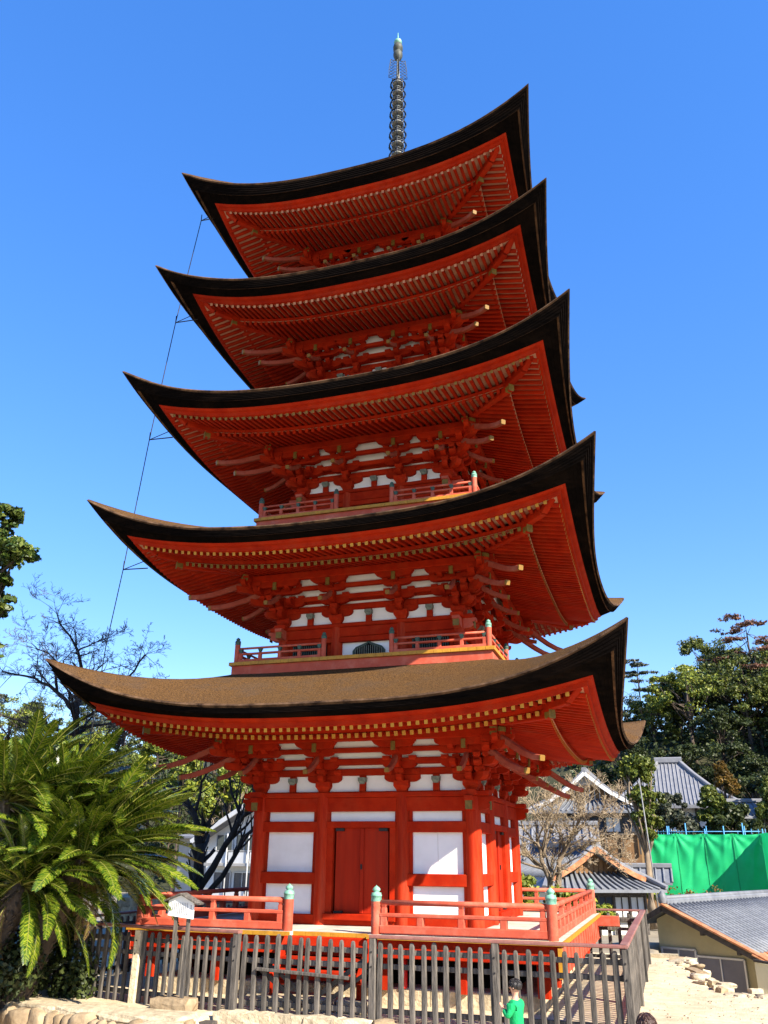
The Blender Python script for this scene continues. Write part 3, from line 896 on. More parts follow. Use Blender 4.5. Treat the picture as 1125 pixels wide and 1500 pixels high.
# ------------------------------------------------------------------ finial
fin = MB()
fin.box((0, 0, 19.75), (1.0, 1.0, .5)); fin.lathe([(.42, 20.0), (.38, 20.2), (.20, 20.32), (.30, 20.45), (.34, 20.52), (.10, 20.56)], n=20)
fin.lathe([(.062, 20.3), (.062, 24.4), (.045, 25.3), (.045, 25.7)], n=10)
fin = fin.build('finial', [BRONZE], pag)
for i in range(9):
    z = 20.60 + i * .4375
    s_ = 1 - .018 * i
    mb = MB()
    mb.lathe([(.065, z - .02), (.13 * s_, z - .02), (.20 * s_, z), (.205 * s_, z + .05), (.12 * s_, z + .11), (.085, z + .16), (.066, z + .2)], n=16)
    mb.lathe([(.10 * s_, z - .12), (.10 * s_, z - .055), (.066, z - .04)], n=14)
    mb.build('finial_hub', [BRONZE], fin)
    mb = MB()
    mb.tube([(.262 * s_ * cos(a * pi / 10), .262 * s_ * sin(a * pi / 10), z + .03) for a in range(21)], .022, 5, caps=False)
    for a in range(8):
        an = a * pi / 4 + .2
        mb.tube([(q_ * s_ * cos(an), q_ * s_ * sin(an), z + h_) for q_, h_ in ((.19, -.17), (.255, -.12), (.285, -.02), (.275, .08), (.235, .15), (.18, .18))], .017, 4)
    mb.build('finial_ring', [BRONZED], fin)
# openwork flame fins
for q_ in range(4):
    mb = MB()
    an = q_ * pi / 2 + .42
    dx, dy = cos(an), sin(an)
    def fp(r, z): return (dx * r, dy * r, z)
    for j in range(6):
        z = 24.42 + j * .135
        mb.tube([fp(.06, z), fp(.16, z + .07), fp(.26 - .01 * j, z + .02), fp(.29 - .01 * j, z + .10), fp(.22, z + .15), fp(.13, z + .10), fp(.09, z + .17)], .011, 4)
    mb.tube([fp(.06, 24.38), fp(.30, 24.42), fp(.29, 24.80), fp(.24, 25.25), fp(.06, 25.2)], .010, 4)
    mb.build('flame_fin', [BRONZEG], fin)
mb = MB()
mb.lathe([(.05, 25.25), (.12, 25.33), (.155, 25.45), (.15, 25.56), (.10, 25.63), (.10, 25.66), (.155, 25.70), (.16, 25.85), (.13, 25.95), (.10, 26.0)], n=16)
mb.build('dragon_car', [BRONZEG], fin)
mb = MB(); mb.lathe([(.09, 26.0), (.135, 26.05), (.12, 26.14), (.06, 26.22), (.02, 26.28), (.012, 26.53), (0, 26.54)], n=14); mb.build('sacred_jewel', [VERD], fin)
# lightning wire held off the left eaves
wire_pts = [(-4.42, -3.42, 16.75), (-4.75, -3.50, 13.50), (-5.1, -3.44, 10.27), (-5.35, -3.41, 7.05), (-5.6, -3.3, 5.35), (-5.75, -3.2, 3.0), (-5.75, -3.2, -1.0)]
mb = MB(); mb.tube(wire_pts, .011, 5)
for (x, y, z), k in zip(wire_pts[:4], (5, 4, 3, 2)):
    mb.tube([(x, y, z), (x + .62, y + .02, z - .02)], .014, 5); mb.tube([(x, y, z), (x + .5, y, z + .14)], .010, 5); mb.tube([(x, y, z - .02), (x, y, z + .2)], .012, 5)
mb.build('lightning_wire', [IRON], pag)
# ------------------------------------------------------------------ terrain
def lerp(a, b, t): return a + (b - a) * t
def sstep(a, b, x):
    t = min(1, max(0, (x - a) / (b - a))); return t * t * (3 - 2 * t)
FRONT = [(-30, -5.0), (-6.3, -5.05), (-4.4, -5.55), (-1.55, -5.95), (-1.30, -5.02), (1.2, -4.98), (1.35, -5.45), (4.9, -5.6), (12, -6.6), (40, -6.6)]
def front_y(x):
    for (a, ya), (c, yc) in zip(FRONT, FRONT[1:]):
        if a <= x <= c: return lerp(ya, yc, (x - a) / (c - a))
    return -5
def edge_x(y):
    P = [(-40, 60), (-1.35, 12), (-1.05, 8.0), (-.35, 6.55), (.3, 6.2), (5.8, 5.35), (6.0, 5.0), (40, 5.0)]
    for (a, xa), (c, xc) in zip(P, P[1:]):
        if a <= y <= c: return lerp(xa, xc, (y - a) / (c - a))
    return 5
def ground_z(x, y):
    f = sstep(0.02, -.12, y - front_y(x))            # 1 in front of the platform
    z = -1.05 - .27 * f
    r = sstep(0.0, .35, x - edge_x(y))
    z = lerp(z, -2.65, r * (1 - sstep(14, 18, y)))
    z = lerp(z, -1.45, sstep(9, 15, y) * (1 - r))
    z = lerp(z, -1.45, r * sstep(14, 18, y))
    z -= .25 * sstep(-6.4, -6.9, x) * sstep(-2, -4.4, y)
    z += .03 * sin(x * 1.7 + y * .6) * sin(y * 1.3) * (1 if abs(x) > 5 or y < -5 else .2)
    far = max(0, y - 30)
    return z
def axis(lo, hi, step, far):
    a = list(np.arange(lo, hi + 1e-6, step))
    g = step; x = hi; up = []
    while x < far: g *= 1.35; x += g; up.append(x)
    g = step; x = lo; dn = []
    while x > -far: g *= 1.35; x -= g; dn.append(x)
    return dn[::-1] + a + up
xs = axis(-8, 10, .14, 900); ys = axis(-9, 10, .14, 1200)
mb = MB()
mb.strip([[(x, y, ground_z(x, y)) for x in xs] for y in ys], 0, True)
EARTH = mat('town_earth', (.30, .255, .19), (.20, .17, .125), scale=.8, rough=1, dirt=(.12, .11, .07), damt=.5, dscale=.2)
nx = len(xs)
for fi, f in enumerate(mb.f):
    c = [sum(mb.v[i][a] for i in f) / 4 for a in (0, 1)]
    if c[0] < -7.5 or c[0] > edge_x(c[1]) + .6 and c[1] > -1.5 or c[1] > 6.2 or c[1] < -26 or c[0] > 10: mb.m[fi] = 1
g = mb.build('ground', [SAND, EARTH]); g['kind'] = 'structure'

# stones: rounded or squared blocks
def rock(mb, c, d, seed, round_=.5, R=None):
    rnd = random.Random(seed)
    n = 3
    bm_v = []
    # cube sphere 3x3 per face
    vid = {}
    faces = []
    def vert(p):
        key = tuple(round(a, 3) for a in p)
        if key not in vid:
            v = Vector(p)
            s = v.normalized() * .62 if v.length else v
            q = v.lerp(s * 1.35, round_)
            q = Vector((q.x * d[0], q.y * d[1], q.z * d[2]))
            q += Vector((rnd.uniform(-1, 1) * d[0], rnd.uniform(-1, 1) * d[1], rnd.uniform(-1, 1) * d[2])) * .045
            if R is not None: q = R @ q
            vid[key] = len(bm_v); bm_v.append(q + Vector(c))
        return vid[key]
    for ax in range(3):
        for s in (-.5, .5):
            for i in range(n):
                for j in range(n):
                    quad = []
                    for a, b_ in ((i, j), (i + 1, j), (i + 1, j + 1), (i, j + 1)):
                        p = [0, 0, 0]; p[ax] = s; p[(ax + 1) % 3] = a / n - .5; p[(ax + 2) % 3] = b_ / n - .5
                        quad.append(vert(p))
                    if s < 0: quad.reverse()
                    faces.append(tuple(quad))
    mb.add(bm_v, faces, 0, round_ > .35)
wall = thing('stone_retaining_wall', 'low retaining wall of pale rounded stones under the left end of the picket fence', 'wall', (-3.0, -5.6, -1.3))
mb = MB()
for xa in np.arange(-6.4, -1.6, .4): mb.box((xa + .2, front_y(xa + .2) + .04, -1.26), (.42, .18, .28))
mb.build('backing_earth', [WOODD], wall)
# natural stones on the face under the left part of the fence
x = -6.2; i = 0
while x < -1.45:
    w_ = random.choice((.13, .18, .22, .3, .38)); y = front_y(x + w_ / 2) - .08
    mb = MB(); rock(mb, (x + w_ / 2, y, -1.235 + random.uniform(-.02, .02)), (w_ * .95, .30, random.uniform(.20, .32)), i, .36, Matrix.Rotation(random.uniform(-.3, .3), 3, 'Y') @ Matrix.Rotation(random.uniform(-.4, .4), 3, 'Z'))
    mb.build('stone', [STONEB], wall); x += w_ * .98; i += 1
for (xa, xb) in ((-6.4, -5.6), (-5.58, -4.7), (-4.68, -3.75), (-3.73, -2.75), (-2.73, -1.50)):
    mb = MB(); xm = (xa + xb) / 2
    sl = math.atan2(front_y(xb) - front_y(xa), xb - xa)
    rock(mb, (xm, front_y(xm) + .22, -1.075), ((xb - xa) * 1.02, .62, .13), i, .18, Matrix.Rotation(sl, 3, 'Z')); mb.build('coping_stone', [STONE], wall); i += 1
for cx, cy, sx, sy in ((-5.35, -6.35, .75, .5), (-4.55, -6.75, .55, .5), (-1.62, -6.25, .5, .42)):
    mb = MB(); rock(mb, (cx, cy, -1.2), (sx, sy, .32), i, .22); mb.build('stone', [STONE], wall); i += 1
curb = thing('stone_curb', 'row of squared pale stones forming the threshold below the picket gate', 'curb', (0, -5, -1.2))
x = -1.30
for w_ in (.50, .42, .55, .48, .54):
    mb = MB(); rock(mb, (x + w_ / 2, -5.02 + random.uniform(-.02, .02), -1.17), (w_ * 1.02, .34, .30), i, .16); mb.build('stone', [STONE], curb); x += w_; i += 1
edge2 = thing('stone_footing', 'line of small brown stones along the foot of the fence right of the gate', 'footing', (3, -5.4, -1.2))
x = 1.25
while x < 5.2:
    w_ = random.uniform(.14, .30)
    mb = MB(); rock(mb, (x + w_ / 2, front_y(x) + .06, -1.13 + random.uniform(-.02, .03)), (w_ * 1.02, .24, random.uniform(.14, .24)), i, .32, Matrix.Rotation(random.uniform(-.4, .4), 3, 'Z') @ Matrix.Rotation(random.uniform(-.2, .2), 3, 'Y')); mb.build('stone', [STONEB], edge2); x += w_; i += 1
rub = thing('rubble_edge', 'broken row of pale rubble stones edging the sandy slope before the olive house', 'stone edging', (6.2, 0, -1.1))
y = 5.7
while y > -1.0:
    for q_ in range(3):
        w_ = random.uniform(.10, .42)
        mb = MB(); rock(mb, (edge_x(y) + random.uniform(-.16, .18) - q_ * .13 + .1, y + random.uniform(-.15, .15), -1.07 - .06 * q_ + random.uniform(-.05, .05)), (random.uniform(.10, .34), w_, random.uniform(.05, .15)), i, random.uniform(.1, .4), Matrix.Rotation(random.uniform(-.9, .9), 3, 'Z') @ Matrix.Rotation(random.uniform(-.25, .25), 3, 'X'))
        mb.build('stone', [random.choice((STONE, STONE, STONEB))], rub); i += 1
    y -= random.uniform(.12, .30)
for t_ in range(46):
    x = lerp(6.4, 9.2, t_ / 45); y = -.35 - (x - 6.55) * .35 + random.uniform(-.25, .25)
    mb = MB(); rock(mb, (x, y, -1.08 + random.uniform(-.05, .06)), (random.uniform(.10, .38), random.uniform(.10, .30), random.uniform(.06, .18)), i, random.uniform(.15, .45), Matrix.Rotation(random.uniform(-.9, .9), 3, 'Z')); mb.build('stone', [random.choice((STONE, STONE, STONEB))], rub); i += 1
# low wall cap at the back of the slope
mb = MB(); mb.box((5.15, 5.75, -1.02), (.75, .22, .10)); mb.build('stone', [STONE], rub)
gravel = MB()
rg = random.Random(3)
for _ in range(260):
    x, y = rg.uniform(4.95, 6.8), rg.uniform(-6, 5.5)
    if x > edge_x(y): continue
    s_ = rg.uniform(.010, .032)
    rock_c = (x, y, ground_z(x, y) + s_ * .2)
    gravel.box(rock_c, (s_, s_ * rg.uniform(.6, 1.2), s_ * .6), Matrix.Rotation(rg.uniform(0, 3), 3, 'Z'))
o = gravel.build('gravel', [STONE]); o['kind'] = 'stuff'

# ------------------------------------------------------------------ fence
def picket_mesh(h, seed, w=.075, t=.05):
    rnd = random.Random(seed); m = MB()
    b1 = rnd.uniform(-.008, .008)
    rows = []
    for z, f in ((0, 1), (h * .35, 1.03), (h * .7, .97), (h - .05, .96), (h - .012, .72), (h, .35)):
        ww, tt = w / 2 * f, t / 2 * f
        off = b1 * sin(z * 4) + rnd.uniform(-.003, .003)
        rows.append([(x * ww + off, y * tt, z) for x, y in ((-1, -.6), (-.7, -1), (.7, -1), (1, -.6), (1, .6), (.7, 1), (-.7, 1), (-1, .6))])
    m.strip(rows, 0, False, True)
    k = len(m.v) - 8
    m.f.append(tuple(k + j for j in range(8))); m.m.append(0); m.s.append(False)
    return m.mesh('picket', [WOODG])
PICK = [picket_mesh(1.03 + .012 * i, i, .070 + .003 * i) for i in range(5)]
FP = [(-5.27, -4.17), (-3.03, -4.72), (-1.09, -5.0), (1.16, -4.93), (4.81, -5.01)]
def fence_run(fence, p, q, cap=True, pitch=.178, posts=None, side_=1, zt=.06, gz=None, stub=.10):
    p = Vector((*p, 0)); q = Vector((*q, 0)); d = (q - p); L = d.length; d.normalize(); nrm = Vector((-d.y, d.x, 0)) * side_
    ang = math.atan2(d.y, d.x)
    for z, t in ((-.14, .07), (-.335, .07), (-.915, .07)):
        mb = MB(); mb.beam(p + nrm * .055 + Vector((0, 0, z)), q + nrm * .055 + Vector((0, 0, z)), .045, t, ch=.006); mb.build('rail', [WOODG], fence)
    if cap:
        mb = MB(); mb.beam(p - d * .05 + Vector((0, 0, zt)), q + d * .05 + Vector((0, 0, zt)), .125, .045, ch=.01); mb.build('cap_rail', [RAILC], fence)
    n = int(L / pitch)
    for i in range(n + 1):
        s_ = stub + (L - 2 * stub) * i / n if n else L / 2
        c = p + d * s_
        R = Matrix.Rotation(ang + random.uniform(-.06, .06), 4, 'Z') @ Matrix.Rotation(random.uniform(-.012, .012), 4, 'Y')
        me = random.choice(PICK)
        z = -1.07 + random.uniform(-.012, .012)
        put('picket', me, fence, mw(fence).inverted() @ Matrix.Translation((c.x, c.y, z)) @ R)
def fpost(fence, x, y, h=1.13, w=.105, m=None):
    mb = MB(); mb.beam((x, y, -1.12), (x, y, -1.09 + h), w, w, up=(0, 1, 0), ch=.012)
    for z in (-.14, -.335):
        mb.box((x - .01, y - w / 2 - .004, z), (.02, .012, .02), mi=1)
    mb.build('fence_post', [m or WOODG, IRON], fence)
fl = thing('picket_fence', 'weathered grey picket fence left of the gate, running behind the white notice board', 'fence', (-3, -4.6, -1.05), 'picket fence lengths round the pagoda')
fr = thing('picket_fence', 'weathered grey picket fence right of the gate, behind the child in green', 'fence', (3, -5, -1.05), 'picket fence lengths round the pagoda')
fs = thing('picket_fence', 'weathered grey picket fence running away along the right side beside the sandy slope', 'fence', (4.8, 0, -1.05), 'picket fence lengths round the pagoda')
fb_ = thing('picket_fence', 'dark picket fence along the back of the deck in front of the tiled house', 'fence', (0, 4.1, -1.05), 'picket fence lengths round the pagoda')
fw = thing('picket_fence', 'picket fence along the left side running back behind the cycad fronds', 'fence', (-5.4, 0, -1.05), 'picket fence lengths round the pagoda')
fence_run(fl, FP[0], FP[1]); fence_run(fl, FP[1], FP[2])
fpost(fl, *FP[0]); fpost(fl, FP[1][0], FP[1][1] - .03, 1.1, .12, STONE); fpost(fl, *FP[2])
fence_run(fr, FP[3], FP[4])
for x in (1.16, 3.03): fpost(fr, x, lerp(-4.93, -5.01, (x - 1.16) / 3.65) - .01)
fpost(fr, 4.85, -5.03, 1.12, .11)
fence_run(fs, (4.83, -4.98), (4.84, 4.05), side_=1)
for y in (-2.0, 1.0, 4.05): fpost(fs, 4.86, y)
fence_run(fb_, (4.84, 4.1), (-5.5, 4.1), side_=1, pitch=.24)
for x in (2.2, -.6, -3.2): fpost(fb_, x, 4.12)
fence_run(fw, (-5.27, -4.1), (-5.5, 4.1), side_=-1, pitch=.24)
gate = thing('picket_gate', 'double picket gate closed with a wooden bar, in front of the red steps', 'gate', (0, -5, -1.05))
for (xa, xb, hinge) in ((-1.02, .03, -1), (.05, 1.08, 1)):
    lf = MB()
    for z in (-.14, -.335, -.915): lf.beam((xa + .02, -4.90, z), (xb - .02, -4.90, z), .045, .075, ch=.006)
    lo = lf.build('gate_leaf', [WOODG], gate)
    br = MB()
    if hinge < 0: br.beam((xa + .06, -4.865, -.30), (xb - .06, -4.865, -.90), .03, .07, ch=.005); br.beam((xa + .3, -4.868, -.30), (xb - .02, -4.868, -.75), .03, .055, ch=.005)
    else: br.beam((xb - .06, -4.865, -.25), (xa + .06, -4.865, -.88), .03, .07, ch=.005); br.beam((xb - .02, -4.868, -.42), (xa + .3, -4.868, -.88), .03, .055, ch=.005)
    br.build('brace', [WOODD], lo)
    for i in range(6):
        x = lerp(xa + .05, xb - .045, i / 5)
        M_ = mw(lo).inverted() @ Matrix.Translation((x, -4.955, -1.03 + random.uniform(-.01, .01))) @ Matrix.Rotation(random.uniform(-.05, .05), 4, 'Z')
        put('picket', random.choice(PICK), lo, M_)
mb = MB(); mb.beam((-.72, -5.0, -.44), (.80, -5.0, -.50), .06, .045, ch=.006); mb.build('locking_bar', [WOODG], gate)

# ------------------------------------------------------------------ notice board
sg = thing('notice_board', 'small roofed white notice board with lines of writing on two grey posts before the fence', 'sign', (-2.05, -5.15, -1.05))
SW = mat('board_white', (.78, .78, .76), (.70, .70, .68), scale=4, rough=.7)
INK = mat('ink', (.08, .08, .09), rough=.8)
sa = math.atan2(.04, .5) - .05
def sgp(u, z, n=0): return Vector((-2.0 + u, -5.20 + u * -.04 - n, z))
for u in (-.10, .13):
    mb = MB(); mb.beam(sgp(u, -1.08), sgp(u, .30), .055, .055, up=(0, 1, 0), ch=.006); mb.build('post', [WOODG], sg)
mb = MB()
mb.prism([(-.235, .28), (.235, .235), (.235, .50), (.0, .58), (-.235, .51)], sgp(0, 0, .045), (1, -.04, 0), (0, 0, 1), (0, -1, 0), .03)
bd = mb.build('board', [SW], sg)
rgn = random.Random(5)
mb = MB()
for c_ in range(12):
    u = .19 - c_ * .034
    if c_ in (1,): continue
    z = .47 - (.03 if c_ == 0 else 0); zend = .31 if c_ != 0 else .38
    if c_ > 9: zend = .36
    while z > zend:
        h_ = rgn.uniform(.010, .016)
        mb.box(sgp(u, z - h_ / 2, .0625), (.014 if c_ else .02, .003, .0035)); mb.box(sgp(u + rgn.uniform(-.004, .004), z - h_ / 2, .0625), (.0035, .003, h_)); mb.box(sgp(u, z - h_, .0625), (.011, .003, .003))
        z -= h_ + .007
mb.build('lettering', [INK], bd)
mb = MB()
mb.beam(sgp(-.33, .475, .02), sgp(.0, .60, .02), .20, .025, ch=.004); mb.beam(sgp(.34, .455, .021), sgp(.0, .602, .021), .20, .025, ch=.004)
mb.build('roof', [WOODG], sg)
mb = MB(); rock(mb, (-2.0, -5.2, -.98), (.62, .32, .22), 900, .15); mb.build('base_stone', [STONEB], sg)
# ------------------------------------------------------------------ fire extinguisher
RED = mat('red_enamel', (.62, .02, .02), (.5, .015, .015), rough=.3)
fe = thing('fire_extinguisher', 'red fire extinguisher standing under the edge of the red deck', 'extinguisher', (1.18, -3.25, -.80))
mb = MB(); mb.lathe([(0, -.80), (.07, -.80), (.075, -.78), (.075, -.42), (.06, -.37), (.03, -.345), (.025, -.32), (0, -.32)], (1.18, -3.42, .0), n=16); mb.build('cylinder', [RED], fe)
mb = MB(); mb.box((1.18, -3.42, -.30), (.035, .04, .05)); mb.beam((1.18, -3.40, -.28), (1.18, -3.50, -.25), .025, .015); mb.tube([(1.20, -3.42, -.32), (1.27, -3.44, -.36), (1.275, -3.45, -.55)], .011, 6); mb.build('valve', [IRON], fe)
mb = MB(); mb.box((1.18, -3.497, -.58), (.08, .006, .12)); mb.build('label_plate', [SW], fe)
# ------------------------------------------------------------------ vegetation helpers
def leafmat(name, cols, rough=.5, transl=.22, spec=.35):
    m = bpy.data.materials.new(name); m.use_nodes = True
    n = m.node_tree.nodes; L = m.node_tree.links; n.clear()
    o = n.new('ShaderNodeOutputMaterial'); b = n.new('ShaderNodeBsdfPrincipled')
    b.inputs['Roughness'].default_value = rough; b.inputs['Specular IOR Level'].default_value = spec
    g = n.new('ShaderNodeNewGeometry'); rp = n.new('ShaderNodeValToRGB')
    e = rp.color_ramp.elements
    while len(e) < len(cols): e.new(.5)
    for i, c in enumerate(cols):
        e[i].position = i / (len(cols) - 1); e[i].color = (*c, 1)
    L.new(g.outputs['Random Per Island'], rp.inputs['Fac'])
    tc = n.new('ShaderNodeTexCoord'); nz = n.new('ShaderNodeTexNoise'); nz.inputs['Scale'].default_value = .9; nz.inputs['Detail'].default_value = 4
    L.new(tc.outputs['Object'], nz.inputs['Vector'])
    mr = n.new('ShaderNodeMapRange'); mr.inputs[1].default_value = .3; mr.inputs[2].default_value = .7; mr.inputs[3].default_value = .65; mr.inputs[4].default_value = 1.35
    L.new(nz.outputs['Fac'], mr.inputs[0])
    h = n.new('ShaderNodeHueSaturation'); L.new(rp.outputs['Color'], h.inputs['Color']); L.new(mr.outputs[0], h.inputs['Value'])
    L.new(h.outputs[0], b.inputs['Base Color'])
    t = n.new('ShaderNodeBsdfTranslucent'); L.new(h.outputs[0], t.inputs['Color'])
    ms = n.new('ShaderNodeMixShader'); ms.inputs[0].default_value = transl
    L.new(b.outputs[0], ms.inputs[1]); L.new(t.outputs[0], ms.inputs[2]); L.new(ms.outputs[0], o.inputs[0])
    return m
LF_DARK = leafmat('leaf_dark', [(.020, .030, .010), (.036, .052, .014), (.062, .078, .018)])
LF_MID = leafmat('leaf_mid', [(.040, .058, .013), (.080, .105, .018), (.16, .17, .025)])
LF_YEL = leafmat('leaf_yellow', [(.07, .11, .02), (.15, .19, .025), (.28, .28, .03)])
LF_CLIP = leafmat('leaf_clipped', [(.045, .070, .012), (.09, .12, .018), (.19, .20, .028)])
LF_GREY = leafmat('leaf_grey', [(.035, .045, .028), (.065, .075, .045), (.11, .11, .07)])
LF_ORG = leafmat('leaf_orange', [(.10, .06, .015), (.22, .12, .02), (.12, .10, .02)])
LF_RED = leafmat('leaf_russet', [(.10, .04, .025), (.20, .09, .05), (.10, .07, .04)])
LF_BROAD = leafmat('leaf_broad', [(.030, .060, .014), (.070, .115, .022), (.16, .19, .035)], rough=.35)
LF_CYC = leafmat('cycad_leaf', [(.016, .038, .005), (.050, .092, .008), (.19, .215, .016)], rough=.22, spec=.65, transl=.12)
LF_DEAD = leafmat('cycad_dead', [(.14, .085, .035), (.22, .14, .05), (.08, .05, .025)], rough=.8)
BARKM = mat('tree_bark', (.10, .075, .055), (.045, .034, .028), scale=8, rough=.9, bump=.6, bscale=22, stretch=(1, 1, .3))
BARKB = mat('black_bark', (.030, .025, .022), (.016, .013, .012), scale=8, rough=.9, bump=.6, bscale=22, stretch=(1, 1, .3))
BARKP = mat('pale_bark', (.26, .20, .14), (.13, .10, .07), scale=8, rough=.9, bump=.5, bscale=22, stretch=(1, 1, .3))
TWIGP = mat('pale_twig', (.42, .33, .22), (.30, .23, .15), scale=8, rough=.9)
TWIGD = mat('dark_twig', (.12, .10, .10), (.075, .066, .066), scale=8, rough=.9)

def leaves(rng, centers, radii, n, size, up=.35, aspect=1.6):
    """n leaf quads scattered through clumps: centres (k,3), radii (k,3)"""
    k = len(centers)
    idx = rng.integers(0, k, n)
    d = rng.normal(size=(n, 3)); d /= np.linalg.norm(d, axis=1)[:, None]
    r = rng.random(n) ** .45
    P = centers[idx] + d * radii[idx] * r[:, None]
    nr = d * .7 + rng.normal(size=(n, 3)) * .6 + np.array([0, 0, up])
    nr /= np.linalg.norm(nr, axis=1)[:, None]
    a = np.cross(nr, rng.normal(size=(n, 3))); a /= np.linalg.norm(a, axis=1)[:, None] + 1e-9
    b = np.cross(nr, a)
    s = size * (.6 + .8 * rng.random(n))[:, None]
    V = np.empty((n, 4, 3))
    V[:, 0] = P - a * s * aspect * .5
    V[:, 1] = P + b * s * .5 + nr * s * .12
    V[:, 2] = P + a * s * aspect * .5 - nr * s * .1
    V[:, 3] = P - b * s * .5 + nr * s * .12
    return V
def clumps(rng, lobes, per, frac=(.24, .42), flat=.75):
    C, R = [], []
    for (c, r) in lobes:
        c = np.array(c); r = np.array(r)
        for _ in range(per):
            d = rng.normal(size=3); d /= np.linalg.norm(d)
            if d[2] < -.35 and rng.random() < .7: d[2] *= -1
            q = rng.uniform(.45, 1.0)
            C.append(c + d * r * q); f = rng.uniform(*frac)
            R.append(r * f * np.array([1, 1, flat]))
    return np.array(C), np.array(R)
def trunk_geo(mb, base, top, r0, r1, rnd, limbs=(), n=8):
    pts = []; rad = []
    base = Vector(base); top = Vector(top)
    for i in range(7):
        t = i / 6
        p = base.lerp(top, t) + Vector((rnd.uniform(-1, 1), rnd.uniform(-1, 1), 0)) * r0 * .6 * (1 if 0 < i < 6 else 0)
        pts.append(p); rad.append(lerp(r0, r1, t) * (1.35 if i == 0 else 1))
    mb.tube(pts, rad, n)
    for l in limbs:
        s = base.lerp(top, rnd.uniform(.45, .9)); e = Vector(l)
        m = s.lerp(e, .5) + Vector((0, 0, (e - s).length * .08)) + Vector((rnd.uniform(-.1, .1), rnd.uniform(-.1, .1), 0)) * (e - s).length
        rr = r1 * .75
        mb.tube([s, m, e], [rr, rr * .6, rr * .2], 6)
def tree(name, label, base, lobes, n, size, leaf, bark=None, r0=.2, seed=0, per=16, group=None, cat='tree', aspect=1.5, frac=(.24, .42), flat=.75, trunk_top=None):
    rng = np.random.default_rng(seed); rnd = random.Random(seed)
    t = thing(name, label, cat, base, group)
    C, R = clumps(rng, lobes, per, frac, flat)
    V = leaves(rng, C, R, n, size, aspect=aspect) - np.array(base)
    o = put('crown', npmesh('crown', V, 4, [leaf]), t)
    mb = MB()
    c0 = trunk_top or lobes[0][0]
    trunk_geo(mb, base, c0, r0, r0 * .45, rnd, [c for c, r in lobes[1:]] + [tuple(C[i]) for i in range(0, len(C), 4)])
    mb.build('trunk', [bark or BARKM], t)
    return t
def branch_tree(name, label, base, limbs, seed, bark, twig, depth=4, spread=.6, tw=.006, kids=3, shrink=.62, up=.12, group=None, r_twig=.02, droop=0.0, limb_f=.33):
    """leafless tree: explicit main limbs [(list of points, r0, r1)], random finer branching"""
    rnd = random.Random(seed)
    t = thing(name, label, 'tree', base, group)
    tk = MB(); tb = MB()
    def grow(p, d, L, r, dep):
        n = 3; pts = [p]; q = p.copy(); dd = d.copy()
        for i in range(n):
            dd = (dd + Vector((rnd.gauss(0, .11), rnd.gauss(0, .11), rnd.gauss(0, .09) + up * .4 - droop))).normalized()
            q = q + dd * L / n; pts.append(q.copy())
        r1 = max(r * .5, tw)
        (tk if r > r_twig else tb).tube(pts, [lerp(r, r1, i / n) for i in range(n + 1)], 5 if r > r_twig else 3, caps=False, smooth=True)
        if dep == 0: return
        for _ in range(kids):
            i = rnd.randint(1, n)
            nd = (dd + Vector((rnd.gauss(0, spread), rnd.gauss(0, spread), rnd.gauss(0, spread * .75) + up))).normalized()
            grow(pts[i], nd, L * shrink * rnd.uniform(.7, 1.25), max(r1 * .8, tw), dep - 1)
    for pts, r0, r1 in limbs:
        P = [Vector(p) for p in pts]
        # refine with small wobble
        Q = [P[0]]
        for a, b_ in zip(P, P[1:]):
            for j in (1, 2, 3):
                Q.append(a.lerp(b_, j / 3) + (Vector((rnd.gauss(0, 1), rnd.gauss(0, 1), rnd.gauss(0, 1))) * (b_ - a).length * .035 if j < 3 else Vector()))
        tk.tube(Q, [lerp(r0, r1, i / (len(Q) - 1)) for i in range(len(Q))], 8)
        L = sum((a - b_).length for a, b_ in zip(P, P[1:]))
        for i in range(len(Q) // 3, len(Q)):
            d = (Q[i] - Q[i - 1]).normalized()
            f = i / (len(Q) - 1)
            for _ in range(2 if i < len(Q) - 1 else 3):
                nd = (d + Vector((rnd.gauss(0, spread), rnd.gauss(0, spread), rnd.gauss(0, spread * .75) + up))).normalized()
                grow(Q[i], nd, L * limb_f * rnd.uniform(.6, 1.2), lerp(r0, r1, f) * .55, depth - 1)
    tk.build('trunk', [bark], t); tb.build('twigs', [twig], t)
    return t

# ------------------------------------------------------------------ cycads
def frond_mesh(seed, L=1.9, droop=.55, leaf=LF_CYC, vee=.75, npair=125, ll=.185):
    rng = np.random.default_rng(seed)
    V = []
    def pos(s): return np.array([L * s * (1 - .10 * s * s), .05 * sin(3 * s + seed), L * (.22 * s - droop * s * s * .72)])
    for i in range(npair):
        s = .12 + .88 * i / (npair - 1)
        p = pos(s); t = pos(min(1, s + .02)) - pos(s - .02); t /= np.linalg.norm(t)
        side_ = np.array([0., 1., 0.]); nrm = np.cross(t, side_); nrm /= np.linalg.norm(nrm)
        l = ll * (min(1, s / .25) ** .6) * (1 - .75 * max(0, (s - .62) / .38) ** 1.6) * rng.uniform(.92, 1.06)
        for sg_ in (-1, 1):
            d = side_ * sg_ * .72 + t * rng.uniform(.50, .70) + (-nrm) * -1 * vee * rng.uniform(.35, .75)
            d /= np.linalg.norm(d)
            wv = np.cross(d, nrm); wv /= np.linalg.norm(wv)
            w = .0088
            m = p + d * l * .55
            e = p + d * l - np.array([0, 0, 1]) * l * .10 + t * l * .10
            V.append([p - wv * w * .6, p + wv * w * .6, m + wv * w, m - wv * w])
            V.append([m - wv * w, m + wv * w, e + wv * w * .15, e - wv * w * .15])
    me = npmesh('frond', np.array(V), 4, [leaf])
    bm_ = bmesh_add_tube(me, [pos(s) for s in np.linspace(0, 1, 9)], [.018 * (1 - .75 * s) for s in np.linspace(0, 1, 9)])
    return me
